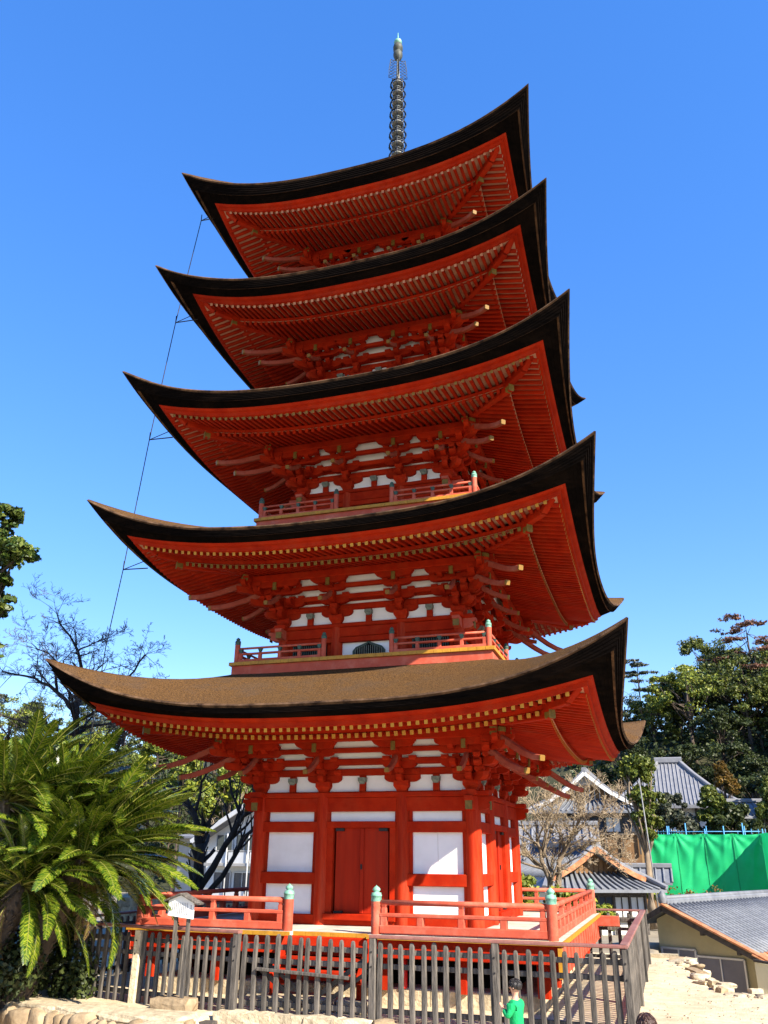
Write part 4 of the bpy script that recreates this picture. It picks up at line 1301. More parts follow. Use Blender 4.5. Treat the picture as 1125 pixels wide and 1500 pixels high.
def bmesh_add_tube(me, pts, rad):
    import bmesh
    bm = bmesh.new(); bm.from_mesh(me)
    m = MB(); m.tube(pts, rad, 5)
    vs = [bm.verts.new(v) for v in m.v]
    for f in m.f:
        try:
            fc = bm.faces.new([vs[i] for i in f]); fc.material_index = 1; fc.smooth = True
        except ValueError: pass
    bm.to_mesh(me); bm.free()
    me.materials.append(STALK)
    return me
STALK = mat('frond_stalk', (.22, .22, .04), (.14, .13, .03), rough=.5)
FRONDS = [frond_mesh(i, 2.0 + .12 * (i % 3), .34 + .12 * (i % 4), vee=(.25, .6, .1)[i % 3], ll=.20 + .015 * (i % 2)) for i in range(9)]
DEADF = [frond_mesh(50 + i, 1.3, .75, LF_DEAD, .3, 34, .17) for i in range(2)]
def cycad(label, base, head, n, seed, scale=1.0, elev=(78, -28), az0=0, sweep=0):
    rnd = random.Random(seed)
    t = thing('cycad', label, 'palm', base, 'cycads in a clump at the left end of the fence')
    base = Vector(base); head = Vector(head)
    mb = MB()
    pts = [base.lerp(head, i / 6) for i in range(7)]
    mb.tube(pts, [.21, .20, .19, .19, .19, .20, .15], 12)
    d = (head - base); Lh = d.length
    for i in range(int(Lh * 130)):
        f = rnd.random(); a = rnd.uniform(0, 2 * pi); c = base.lerp(head, f)
        r = .185; p = c + Vector((cos(a) * r, sin(a) * r, 0)); q = p + Vector((cos(a) * .075, sin(a) * .075, .05 if f < .8 else -.06))
        mb.beam(p, q, .05, .035, ch=.006, w1=.02, h1=.015)
    mb.build('trunk', [BARKP if seed == 1 else BARKM], t)
    def frond(az, el, s, low):
        M = Matrix.Translation(head - base + Vector((cos(az) * .09, sin(az) * .09, .02 - .10 * low))) @ Matrix.Rotation(az, 4, 'Z') @ Matrix.Rotation(-el, 4, 'Y') @ Matrix.Rotation(rnd.uniform(-.5, .5), 4, 'X') @ Matrix.Scale(s, 4)
        put('frond', FRONDS[rnd.randrange(len(FRONDS))], t, M)
    for i in range(n):
        f = i / (n - 1)
        az = az0 + i * 2.39996
        el = radians(lerp(elev[0], elev[1], f ** .8) + rnd.uniform(-10, 10))
        toward = -sin(az)                      # fronds leaning out over the path are shorter and fewer
        if toward > .55 and el < radians(8) and rnd.random() < .7: continue
        frond(az, el, scale * rnd.uniform(.82, 1.08) * (.8 + .2 * min(1, f * 3)) * (1 - .18 * max(0, toward)), f)
    for i in range(sweep):
        frond(rnd.uniform(-.75, .85), radians(rnd.uniform(-8, 58)), scale * rnd.uniform(.88, 1.06), .5)
    for i in range(9):
        az = rnd.uniform(0, 2 * pi); el = radians(rnd.uniform(-75, -45))
        M = Matrix.Translation(head - base + Vector((cos(az) * .15, sin(az) * .15, -.25))) @ Matrix.Rotation(az, 4, 'Z') @ Matrix.Rotation(-el, 4, 'Y') @ Matrix.Scale(rnd.uniform(.5, .8), 4)
        put('dead_frond', DEADF[i % 2], t, M)
    return t
cycad('tallest cycad with upright glossy fronds at the left edge of the picture', (-5.75, -5.75, -1.35), (-5.62, -5.5, 2.05), 70, 1, .98, (80, -24), 0, 22)
cycad('cycad whose long fronds arch to the right over the picket fence and notice board', (-4.95, -5.35, -1.25), (-3.95, -5.35, 1.10), 80, 2, 1.0, (82, -30), 1.1, 30)
cycad('cycad with rounded crown rising between the tallest one and the arching one', (-5.1, -4.9, -1.25), (-4.85, -4.95, 1.80), 70, 5, 1.0, (84, -24), .7, 26)
cycad('low cycad with drooping fronds under the taller ones at bottom left', (-5.3, -6.0, -1.35), (-4.75, -5.75, .72), 74, 3, .92, (70, -40), .4, 18)
cycad('cycad half hidden behind the others at the far left', (-6.9, -4.6, -1.3), (-6.9, -4.4, 1.5), 46, 4, 1.0, (75, -30), 2.0)
# dark undergrowth under the cycads
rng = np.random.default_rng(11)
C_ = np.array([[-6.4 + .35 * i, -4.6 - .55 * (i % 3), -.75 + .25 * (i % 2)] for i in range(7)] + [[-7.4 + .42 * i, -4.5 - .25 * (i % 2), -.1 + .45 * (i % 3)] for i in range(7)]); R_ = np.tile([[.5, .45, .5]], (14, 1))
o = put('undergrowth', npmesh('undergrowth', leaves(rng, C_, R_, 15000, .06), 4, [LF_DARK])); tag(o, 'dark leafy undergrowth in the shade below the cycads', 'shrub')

# ------------------------------------------------------------------ nearer trees
tree('broadleaf_tree', 'leafy broadleaf tree reaching in at the left edge of the picture against the sky', (-11.0, -3.0, -1.2),
     [((-10.2, -3.0, 7.9), (1.25, 1.3, 1.0)), ((-9.15, -3.0, 8.05), (.62, .8, .42)), ((-8.75, -3.0, 7.9), (.36, .5, .28)), ((-9.35, -3.0, 7.2), (.55, .8, .40)), ((-9.5, -3.1, 6.6), (.60, .8, .40)), ((-9.75, -3.1, 5.7), (.70, .9, .50)), ((-9.6, -3, 8.9), (.6, .7, .5)), ((-11.2, -3, 6.4), (1.5, 1.3, 1.4))],
     20000, .095, LF_BROAD, r0=.28, seed=5, per=26, frac=(.2, .36))
branch_tree('bare_tree', 'leafless dark tree spreading fine branches against the sky behind the left roof corner', (-9.7, 2.0, -1.1),
            [([(-9.7, 2, -1.1), (-9.8, 2, 2.2), (-10.1, 2, 4.1), (-10.3, 2, 5.3)], .14, .075), ([(-10.3, 2, 5.2), (-10.05, 2, 5.9), (-10.7, 2.1, 6.9), (-11.6, 2.1, 8.0)], .075, .02), ([(-10.1, 2, 5.6), (-9.4, 2, 5.75), (-8.7, 2, 5.85), (-8.2, 2, 6.5)], .055, .02),
             ([(-10.15, 2, 4.7), (-9.5, 2, 5.0), (-8.7, 1.9, 5.4)], .05, .02), ([(-10.2, 2, 4.9), (-11.2, 2.2, 5.6), (-12.2, 2.3, 6.1), (-13.2, 2, 6.3)], .07, .02), ([(-10.1, 2, 4.3), (-11.3, 1.7, 4.6), (-12.6, 1.7, 4.9)], .06, .02), ([(-10.0, 2, 4.0), (-9.0, 2.2, 4.2), (-8.2, 2.1, 4.9)], .055, .015), ([(-10.6, 2, 6.7), (-10.1, 2.1, 7.0), (-9.5, 2.2, 7.2)], .03, .01), ([(-11.2, 2.2, 5.6), (-11.6, 2.4, 6.6), (-12.6, 2.4, 7.2)], .04, .012)],
            21, BARKB, TWIGD, depth=5, spread=.62, tw=.0042, kids=3, up=.02, shrink=.60, limb_f=.24)
branch_tree('dark_tree', 'black leafless tree with forked trunk standing behind the red railing left of the pagoda', (-8.6, 7.0, -1.1),
            [([(-8.6, 7, -1.1), (-8.65, 7, .6), (-8.7, 7, 1.5)], .20, .15), ([(-8.7, 7, 1.4), (-8.95, 7, 2.3), (-9.3, 7, 2.8), (-9.9, 7, 3.2)], .13, .04), ([(-8.6, 7, .2), (-8.0, 7, 1.1), (-7.4, 7, 2.1), (-6.9, 7, 2.8), (-6.6, 7, 4.0)], .13, .03),
             ([(-8.4, 7.1, .0), (-7.6, 7, .9), (-6.9, 7, 1.9), (-6.4, 7, 2.8)], .10, .03), ([(-7.3, 7, 2.3), (-7.7, 7, 3.0), (-7.9, 7, 4.0)], .06, .02), ([(-9.0, 7, 2.4), (-8.9, 7.1, 3.4), (-8.2, 7, 4.4)], .06, .02)],
            23, BARKB, TWIGD, depth=2, spread=.5, tw=.008, kids=2, up=.15)
branch_tree('bare_shrub_tree', 'small leafless tree with dense pale twigs before the tiled roofs right of the pagoda', (2.3, 8.5, -1.1),
            [([(2.25, 8.5, -1.1), (2.15, 8.5, .4), (1.95, 8.5, 1.1), (1.85, 8.5, 1.9)], .12, .04), ([(2.3, 8.5, .2), (2.45, 8.5, 1.1), (2.8, 8.5, 1.7), (3.2, 8.5, 2.3)], .10, .03), ([(2.1, 8.5, .8), (1.6, 8.4, 1.2), (1.25, 8.4, 1.6)], .05, .02), ([(2.5, 8.5, 1.2), (3.2, 8.4, 1.5), (3.9, 8.4, 1.75)], .045, .015),
             ([(2.0, 8.5, 1.2), (2.3, 8.6, 2.0), (2.6, 8.6, 2.7)], .05, .015), ([(2.9, 8.5, 1.8), (3.4, 8.3, 2.3), (4.0, 8.3, 2.5)], .035, .01), ([(3.0, 8.5, 1.5), (3.6, 8.7, 1.3), (4.2, 8.7, 1.3)], .03, .01), ([(1.8, 8.5, 1.5), (1.4, 8.5, 2.2), (1.3, 8.5, 2.7)], .035, .01)],
            25, BARKP, TWIGP, depth=5, spread=.66, tw=.005, kids=3, up=.10, r_twig=.016)
def far(p, f):
    return (CAM_LOC.x + (p[0] - CAM_LOC.x) * f, CAM_LOC.y + (p[1] - CAM_LOC.y) * f, CAM_LOC.z + (p[2] - CAM_LOC.z) * f)
def ftree(name, label, base, lobes, n, size, leaf, f, **kw):
    lobes = [(far(c, f), tuple(a * f for a in r)) for c, r in lobes]
    b_ = far(base, f); return tree(name, label, (b_[0], b_[1], -1.5), lobes, n, size * f, leaf, **kw)
POLEM = mat('grey_pole', (.26, .26, .26), (.18, .18, .18), rough=.6)
def shrub(label, lobes, n, size, leaf, seed, base, name='shrub'):
    rng = np.random.default_rng(seed)
    C, R = clumps(rng, lobes, 14)
    t = thing(name, label, 'shrub', base)
    put('foliage', npmesh('foliage', leaves(rng, C, R, n, size) - np.array(base), 4, [leaf]), t)
    mb = MB(); rnd = random.Random(seed)
    for i in range(7):
        mb.tube([base, tuple(C[rnd.randrange(len(C))])], [.02, .006], 5)
    mb.build('stem', [BARKM], t)
shrub('yellow green shrub behind the back railing beside the pale bare tree', [((1.4, 7.2, .05), (.9, .7, .75)), ((.8, 7.4, .35), (.8, .6, .6)), ((2.6, 7.6, -.2), (.9, .5, .6)), ((3.4, 7.8, -.4), (.6, .5, .5))], 7500, .085, LF_YEL, 31, (1.4, 7.2, -1.1))
shrub('bright yellow green shrub beside the gable of the tiled house', [((4.3, 22, -.2), (.6, .6, .6)), ((3.9, 22, -.4), (.5, .5, .5))], 1500, .12, LF_YEL, 32, (4.2, 22, -1.4))
shrub('brown and green grasses growing up against the foot of the green sheeting', [((5.9, 26, -.5), (.9, .5, .5)), ((7.4, 26, -.4), (.8, .5, .45)), ((6.6, 26, -.6), (.7, .5, .4))], 420, .07, LF_ORG, 33, (6.5, 26, -1.4))
tree('clipped_tree', 'tall tree with clumped yellow green crown and bare pale trunk beside the thin pole', (4.75, 20, -1.4),
     [((4.75, 20, 4.55), (.66, .6, .85)), ((4.2, 20, 4.7), (.42, .4, .38)), ((5.0, 20, 3.45), (.60, .5, .55)), ((4.6, 20, 3.55), (.5, .45, .45)), ((4.75, 20, 2.75), (.52, .45, .42)), ((5.1, 20.1, 2.6), (.36, .3, .3)), ((4.85, 20, 2.15), (.30, .3, .25))],
     17000, .095, LF_CLIP, BARKP, .17, 41, 24, trunk_top=(4.72, 20, 3.9))
mb = MB(); mb.tube([(4.98, 19.2, -1.4), (4.86, 19.2, 1.7), (4.74, 19.2, 4.3)], [.030, .026, .020], 8); o = mb.build('pole', [POLEM]); tag(o, 'thin grey leaning pole beside the clipped tree', 'pole')
ftree('olive_tree', 'loose grey green tree between the clipped tree and the temple roof', (6.0, 28, -1.4), [((6.0, 28, 2.5), (1.2, 1, 1.2)), ((6.8, 28, 2.1), (.9, .8, .9)), ((5.6, 28, 3.0), (.8, .7, .9)), ((6.1, 28, 3.7), (.55, .5, .6))], 9500, .12, LF_GREY, 1.13, r0=.12, seed=42)
ftree('round_tree', 'rounded green bush tree in front of the right slope of the temple roof', (8.1, 30, -1.4), [((8.0, 30, 3.9), (.78, .7, .75)), ((7.8, 30, 3.2), (.62, .6, .5)), ((8.3, 30, 3.3), (.62, .6, .6))], 7500, .12, LF_MID, 1.09, r0=.12, seed=43)
ftree('orange_conifer', 'pointed tree with orange brown foliage right of the temple roof', (8.8, 32, -1.4), [((8.85, 32, 5.0), (.55, .5, .7)), ((8.75, 32, 5.7), (.32, .3, .45)), ((9.2, 32, 4.7), (.45, .4, .4))], 6500, .11, LF_ORG, 1.08, r0=.12, seed=44)
ftree('dark_tree', 'dark rounded evergreen below the orange tree above the green sheeting', (8.9, 31, -1.4), [((8.9, 31, 2.9), (1.1, 1, 1.1)), ((9.6, 31, 2.5), (.8, .8, .8)), ((8.2, 31, 2.6), (.8, .7, .7))], 10000, .13, LF_DARK, 1.07, r0=.14, seed=45)
ftree('dark_conifer', 'dark green upright conifer at the right edge above the green sheeting', (10.9, 31, -1.4), [((10.9, 31, 3.9), (.6, .6, 1.3)), ((11.3, 31, 3.0), (.7, .7, 1.0)), ((10.6, 31, 3.0), (.6, .5, .9))], 8500, .12, LF_MID, 1.08, r0=.12, seed=46)
# ------------------------------------------------------------------ hills and woods
def hill_z(x, y):
    z = 0.52 * max(0, min(y, 60) - 40) + .11 * max(0, y - 60)
    z += 1.6 * sin(x * .06 + 1.3) * sstep(45, 75, y) + .8 * sin(x * .17 + y * .11)* sstep(42, 60, y)
    z += .07 * max(0, -x - 40) * sstep(40, 60, y) + 3.0 * sstep(56, 70, y) * sstep(6, 15, x)
    z += 15 * math.exp(-((x - 38) / 9) ** 2 - ((y - 44) / 9) ** 2)  # spur out of view, raised to shade the lower slope
    return -1.9 + z * (1 - .75 * sstep(110, 190, y))
HILL = mat('hill_floor', (.040, .042, .018), (.022, .026, .011), scale=.4, rough=1, bump=.8, bscale=1.5, dirt=(.07, .055, .030), damt=.5, dscale=.3)
mb = MB()
mb.strip([[(x, y, hill_z(x, y)) for x in np.arange(-150, 151, 5.0)] for y in np.arange(24, 200, 3.0)], 0, True)
h = mb.build('hill', [HILL]); h['kind'] = 'structure'
hr = random.Random(9)
def hill_tree(x, y, H, kind, seed, grp, label, name='evergreen_tree', w=None):
    z = hill_z(x, y) - .3; w = w or H * .30
    leaf = {'d': LF_DARK, 'm': LF_MID, 'y': LF_YEL, 'g': LF_GREY}[kind]
    r_ = random.Random(seed)
    lobes = [((x, y, z + H * .68), (w, w, H * .24))]
    for i in range(5):
        a = r_.uniform(0, 6.28)
        lobes.append(((x + cos(a) * w * .65, y + sin(a) * w * .65, z + H * r_.uniform(.30, .86)), (w * .55, w * .55, H * .13)))
    return tree(name, label, (x, y, z), lobes, 6500, .095 + H * .005, leaf, r0=H * .022, seed=seed, per=12, group=grp, frac=(.22, .40))
ORD = ['first', 'second', 'third', 'fourth', 'fifth', 'sixth', 'seventh', 'eighth', 'ninth', 'tenth', 'eleventh', 'twelfth']
ROWN = ['lowest', 'second lowest', 'middle', 'second highest', 'highest']
KN = {'d': 'dark evergreen', 'm': 'mid green tree', 'g': 'grey green tree', 'y': 'yellow green tree'}
# right-hand wood: leaf colours imitate shade on near rows and sun on crest
sd = 100
for row, (y0, n_, H0) in enumerate(((47, 11, 5.5), (53, 12, 6.5), (60, 12, 8), (68, 12, 8.5), (77, 11, 8.5))):
    for i in range(n_):
        x = lerp(1.0, 26 + row * 2.2, (i + hr.uniform(.1, .9)) / n_); y = y0 + hr.uniform(-2.5, 2.5)
        k_ = 'd' if row < 2 or hr.random() < .35 else hr.choice('mmgym')
        hf = (.50 if row > 2 else .70) if row > 1 and x < 8.5 else 1.0
        hill_tree(x, y, H0 * hr.uniform(.75, 1.2) * hf, k_, sd, 'trees in the wood on the hillside to the right', f'{KN[k_]}, {ORD[i]} from left in the {ROWN[row]} row, right hillside wood'); sd += 1
hill_tree(8.6, 57, 9.5, 'y', 301, None, 'big tree with yellow green crown standing highest left in the right hillside wood', 'evergreen_tree', 3.0)
hill_tree(13.2, 58, 10.5, 'm', 302, None, 'biggest dark green crown in the right hillside wood below the russet pine', 'evergreen_tree', 3.6)
def pine(label, x, y, H, leaf, seed, base_z=None):
    z = hill_z(x, y) if base_z is None else base_z
    rng = np.random.default_rng(seed); r_ = random.Random(seed)
    lobes = []
    for i in range(13):
        f = lerp(.52, 1.0, i / 12); a = i * 2.4; rad = H * .26 * (1.12 - f) * 2.2 * r_.uniform(.5, 1.1)
        lobes.append(((x + cos(a) * rad, y + sin(a) * rad * .6, z + H * f + r_.uniform(-.02, .02) * H), (H * .11 * (1.5 - f * .7), H * .09, H * .014)))
    t = thing('pine_tree', label, 'tree', (x, y, z))
    C, R = clumps(rng, lobes, 7, (.3, .6), .8)
    put('crown', npmesh('crown', leaves(rng, C, R, 3000, .12, aspect=2.6) - np.array((x, y, z)), 4, [leaf]), t)
    mb = MB(); trunk_geo(mb, (x, y, z), (x + .2, y, z + H), H * .013, H * .004, r_, [l[0] for l in lobes]); mb.build('trunk', [BARKM], t)
pine('tall russet pine with layered branches above the right hillside wood', 14.2, 60, 12.6, LF_RED, 401, 8.9)
pine('second russet pine lower at the right edge above the wood', 16.8, 61, 9.5, LF_RED, 402, 9.2)
pine('lone grey green pine against the sky just right of the lowest roof corner', 4.5, 66, 8.0, LF_GREY, 403, 11.2)
pine('thin sparse pine on the skyline between the lone pine and the big crowns', 7.0, 68, 5.5, LF_GREY, 404, 12.3)
# left-hand wood
sd = 500
for row, (y0, n_, H0) in enumerate(((44, 9, 5), (51, 9, 6.5), (59, 9, 7.5), (68, 9, 8.5), (79, 8, 9))):
    for i in range(n_):
        xa, xb = -64 - row * 4, -22 - row * 3
        x = lerp(xa, xb, (i + hr.uniform(.1, .9)) / n_); y = y0 + hr.uniform(-3, 3)
        k_ = hr.choice('mmyyd') if row < 3 else hr.choice('mdg')
        hill_tree(x, y, H0 * hr.uniform(.8, 1.25), k_, sd, 'trees in the wood on the hillside to the left', f'{KN[k_]}, {ORD[i]} from left in the {ROWN[row]} row, left hillside wood'); sd += 1
for i, (x, y) in enumerate(((-20.5, 34), (-24, 38), (-17.5, 37))):
    z = -1.4
    branch_tree('grey_bare_tree', ['leafless grey tree rising behind the apartment roof, leftmost of three', 'leafless grey tree rising behind the apartment roof, farthest of three', 'leafless grey tree rising behind the apartment roof, nearest the pagoda'][i], (x, y, z),
                [([(x, y, z), (x, y, z + 3), (x + .3, y, z + 5.2)], .14, .05), ([(x, y, z + 2.6), (x - 1, y, z + 4.2), (x - 1.8, y, z + 5.6)], .08, .03), ([(x, y, z + 2.9), (x + 1.2, y, z + 4.4), (x + 2.0, y, z + 6.0)], .08, .03)],
                60 + i, BARKP, TWIGP, depth=3, spread=.6, tw=.012, kids=3, up=.15)
for i, (x, y, h_) in enumerate(((-24.0, 31, 7.4), (-21.6, 33, 6.0), (-27.5, 33, 8.0))):
    tree('yellow_tree', ['tall yellow green tree behind the apartment building under the left eave', 'smaller yellow green tree directly above the apartment roof', 'yellow green tree behind the cycad tops, left of the tall one'][i], (x, y, -1.4), [((x, y, h_ * .75), (1.6, 1.6, 1.5)), ((x + 1.3, y, h_ * .6), (1.2, 1.2, 1.1)), ((x - 1.3, y, h_ * .62), (1.2, 1.2, 1.1)), ((x, y, h_ - .3), (1.0, 1.0, .9))], 7000, .17, LF_YEL, r0=.10, seed=70 + i, frac=(.18, .34))

# low growth covering the slopes between the trees
rng = np.random.default_rng(77)
C_, R_ = [], []
for _ in range(900):
    if rng.random() < .6: x, y = rng.uniform(-2, 34), rng.uniform(42, 84)
    else: x, y = rng.uniform(-80, -20), rng.uniform(40, 84)
    h_ = rng.uniform(.6, 1.7)
    if 0 < x < 16 and 52 < y < 70: h_ *= 1.9
    C_.append((x, y, hill_z(x, y) + h_ * .4)); R_.append((h_ * 1.3, h_ * 1.1, h_ * .8))
o = put('hillside_undergrowth', npmesh('hillside_undergrowth', leaves(rng, np.array(C_), np.array(R_), 70000, .22), 4, [LF_DARK])); o['kind'] = 'stuff'; o['label'] = 'dark undergrowth covering the wooded hillsides'

# unseen wooded spur added to shade the lower slope from the right
C_, R_ = [], []
for _ in range(150):
    x, y = 38 + rng.normal() * 5, 44 + rng.normal() * 5
    C_.append((x, y, hill_z(x, y) + rng.uniform(2, 13))); R_.append((2.0, 2.0, 1.7))
o = put('added_spur_wood', npmesh('added_spur_wood', leaves(rng, np.array(C_), np.array(R_), 26000, .55), 4, [LF_DARK])); o['kind'] = 'stuff'; o['label'] = 'dense dark wood on an unseen spur, added to shade the lower slope'
# ------------------------------------------------------------------ houses
TILE = mat('roof_tile_grey', (.185, .195, .215), (.12, .127, .145), scale=3, rough=.55, bump=.1, dirt=(.13, .14, .15), damt=.5, dscale=1.2)
TILEP = mat('roof_tile_pale', (.205, .208, .225), (.15, .153, .168), scale=3, rough=.6, dirt=(.2, .2, .2), damt=.4)
COPPER = mat('copper_verge', (.42, .17, .065), (.28, .10, .04), scale=6, rough=.55, dirt=(.55, .36, .22), damt=.5, dscale=3)
OLIVE = mat('olive_plaster', (.47, .42, .26), (.41, .365, .225), scale=1.5, rough=.9, dirt=(.24, .21, .12), damt=.35)
CREAM = mat('cream_plaster', (.62, .56, .36), (.56, .50, .32), scale=2, rough=.9)
BROWNW = mat('brown_board', (.24, .13, .055), (.15, .08, .035), scale=5, rough=.8, stretch=(1, 1, .4), objrand=.15)
HWHITE = mat('house_white', (.72, .71, .68), (.64, .63, .60), scale=2, rough=.85, dirt=(.45, .43, .4), damt=.3)
HGREY = mat('house_grey', (.42, .40, .37), (.34, .33, .31), scale=2, rough=.9, dirt=(.26, .25, .24), damt=.4)
GLASS = mat('window_glass', (.06, .075, .10), (.035, .045, .06), scale=2, rough=.08, spec=.6)
SHUT = mat('grey_shutter', (.17, .17, .20), (.14, .14, .165), scale=3, rough=.6)
ALU = mat('aluminium', (.55, .56, .58), (.45, .46, .48), rough=.4, metal=.3)
def frame_axes(o, r):
    """origin at gable foot centre; r = horizontal ridge direction, a = width axis"""
    r = Vector((r[0], r[1], 0)).normalized(); a = Vector((-r.y, r.x, 0)) * -1
    return Vector(o), r, a
def slope(mb, p00, p01, p10, p11, t=.08, sag=.0, nseg=6, mi=0):
    """roof slab between eave line p00-p01 and ridge line p10-p11"""
    rows = []
    for i in range(nseg + 1):
        f = i / nseg
        s = Vector((0, 0, -sag * sin(pi * f)))
        rows.append([Vector(p00).lerp(Vector(p10), f) + s, Vector(p01).lerp(Vector(p11), f) + s])
    mb.strip(rows, mi, False)
    lo = [[q - Vector((0, 0, t)) for q in r_] for r_ in rows]
    mb.strip([list(reversed(r_)) for r_ in lo], mi, False)
    mb.strip([[r_[0] for r_ in rows], [r_[0] for r_ in lo]], mi, False); mb.strip([[r_[1] for r_ in lo], [r_[1] for r_ in rows]], mi, False)
    mb.strip([lo[0], rows[0]], mi, False)
def ribs(mb, p00, p01, p10, p11, pitch=.27, r=.045, sag=.0, nseg=4):
    L = (Vector(p01) - Vector(p00)).length; n = max(2, int(L / pitch))
    for j in range(n + 1):
        f = j / n
        a = Vector(p00).lerp(Vector(p01), f); b_ = Vector(p10).lerp(Vector(p11), f)
        pts = [a.lerp(b_, i / nseg) + Vector((0, 0, -sag * sin(pi * i / nseg) + r * .3)) for i in range(nseg + 1)]
        mb.tube(pts, r, 5, caps=True)
def courses(mb, p00, p01, p10, p11, pitch=.22, sag=0):
    L = (Vector(p10) - Vector(p00)).length; n = int(L / pitch)
    for i in range(1, n):
        f = i / n; s = Vector((0, 0, -sag * sin(pi * f) + .012))
        mb.beam(Vector(p00).lerp(Vector(p10), f) + s, Vector(p01).lerp(Vector(p11), f) + s, .05, .03, ch=.004)
def window(parent, c, w, h, ax, n, panes=2, fr=ALU, gl=GLASS, name='window'):
    """framed window centred at c, axis ax along the wall, n outward"""
    c = Vector(c); ax = Vector(ax).normalized(); n = Vector(n).normalized(); Z = Vector((0, 0, 1))
    mb = MB()
    for s_ in (-1, 1):
        mb.beam(c + ax * s_ * w / 2 - Z * h / 2 + n * .03, c + ax * s_ * w / 2 + Z * h / 2 + n * .03, .05, .07, up=n, ch=.004)
        mb.beam(c - ax * w / 2 + Z * s_ * h / 2 + n * .03, c + ax * w / 2 + Z * s_ * h / 2 + n * .03, .07, .05, ch=.004)
    for i in range(1, panes):
        q = c + ax * (-w / 2 + w * i / panes); mb.beam(q - Z * h / 2 + n * .03, q + Z * h / 2 + n * .03, .035, .06, up=n, ch=.004)
    f = mb.build(name, [fr], parent)
    for i in range(panes):
        q = c + ax * (-w / 2 + w * (i + .5) / panes) + n * .015
        mb = MB(); mb.prism([(-w / panes / 2, -h / 2), (w / panes / 2, -h / 2), (w / panes / 2, h / 2), (-w / panes / 2, h / 2)], q, ax, Z, n, .02); mb.build('pane', [gl], f)
    return f
Z_ = Vector((0, 0, 1))
# --- olive house at the right: long right roof slope, short left slope
o, r, a = frame_axes((5.42, 8.0, 0), (3.2, 6.86))
def hp(u, v, z): return o + a * u + r * v + Z_ * z
oh = thing('olive_house', 'olive plastered house with grey tiled roof and copper verge in front of the green sheeting', 'house', (6.5, 9, -2.65))
mb = MB(); mb.prism([(-.55, -2.7), (5.2, -2.7), (5.2, -2.2), (3.15, -1.52), (0, -.10), (-.55, -.36)], hp(0, 3.8, 0), a, Z_, r, 7.0); mb.build('wall', [OLIVE], oh)
rf = MB()
sR = .435
def rs(u): return -.005 - (sR * u if u > 0 else -.5 * u)
slope(rf, hp(3.6, -.45, rs(3.6)), hp(3.6, 7.6, rs(3.6)), hp(.0, -.45, .04), hp(.0, 7.6, .04), .07)
slope(rf, hp(-.85, 7.6, rs(-.85)), hp(-.85, -.45, rs(-.85)), hp(.0, 7.6, .041), hp(.0, -.45, .041), .07)
rfo = rf.build('roof', [TILE], oh)
tl = MB(); ribs(tl, hp(2.35, -.2, rs(2.35) + .03), hp(2.35, 7.6, rs(2.35) + .03), hp(.1, -.2, .03), hp(.1, 7.6, .03), .25, .05)
courses(tl, hp(2.35, -.2, rs(2.35) + .03), hp(2.35, 7.6, rs(2.35) + .03), hp(.1, -.2, .03), hp(.1, 7.6, .03), .2)
tl.build('roof_tiles', [TILE], rfo, kind='stuff')
mb = MB(); mb.beam(hp(0, -.3, .10), hp(0, 7.6, .10), .22, .16, ch=.03); mb.tube([hp(0, -.35, .2), hp(0, 7.6, .2)], .07, 8); mb.build('ridge', [TILE], rfo)
mb = MB(); mb.lathe([(.02, .3), (.10, .22), (.13, .1), (.10, 0)], hp(0, -.36, .08), 8); mb.build('ridge_end', [TILE], rfo)
mb = MB()
mb.beam(hp(.02, -.42, .055), hp(3.6, -.42, rs(3.6) + .055), .26, .05, ch=.008)
mb.beam(hp(2.3, 1.5, rs(2.3) + .02), hp(3.6, 1.5, rs(3.6) + .02), 4.2, .03, ch=.004)
for i in range(8): mb.beam(hp(2.35, -.3 + i * .55, rs(2.35) + .045), hp(3.6, -.3 + i * .55, rs(3.6) + .045), .04, .03, ch=.004)
mb.build('copper_verge', [COPPER], rfo)
mb = MB(); mb.beam(hp(-.02, -.46, -.04), hp(3.6, -.46, rs(3.6) - .06), .03, .13, ch=.004); mb.beam(hp(.02, -.46, -.04), hp(-.85, -.46, rs(-.85) - .06), .03, .13, ch=.004); mb.build('bargeboard', [WOODD], rfo)
for u in (1.0, 1.9, 2.75):
    mb = MB(); mb.beam(hp(u, .35, rs(u) - .16), hp(u, -.40, rs(u) - .16), .09, .10, ch=.01); mb.build('purlin_end', [WOODD], rfo)
window(oh, hp(1.15, .27, -1.72), 1.25, 1.05, a, -r, 2, ALU, SHUT)
window(oh, hp(.02, .27, -1.33), .95, .55, a, -r, 2, ALU, SHUT)
mb = MB(); mb.prism([(2.42, -2.7), (4.6, -2.7), (4.6, -1.35), (2.42, -1.12)], hp(0, -.30, 0), a, Z_, r, 1.0); mb.build('annexe_wall', [CREAM], oh)
mb = MB(); mb.tube([hp(2.36, -.1, -2.6), hp(2.36, -.1, -1.15), hp(2.42, -.82, -1.08), hp(4.6, -.82, -1.28)], .035, 8); mb.build('drainpipe', [WOODD], oh)

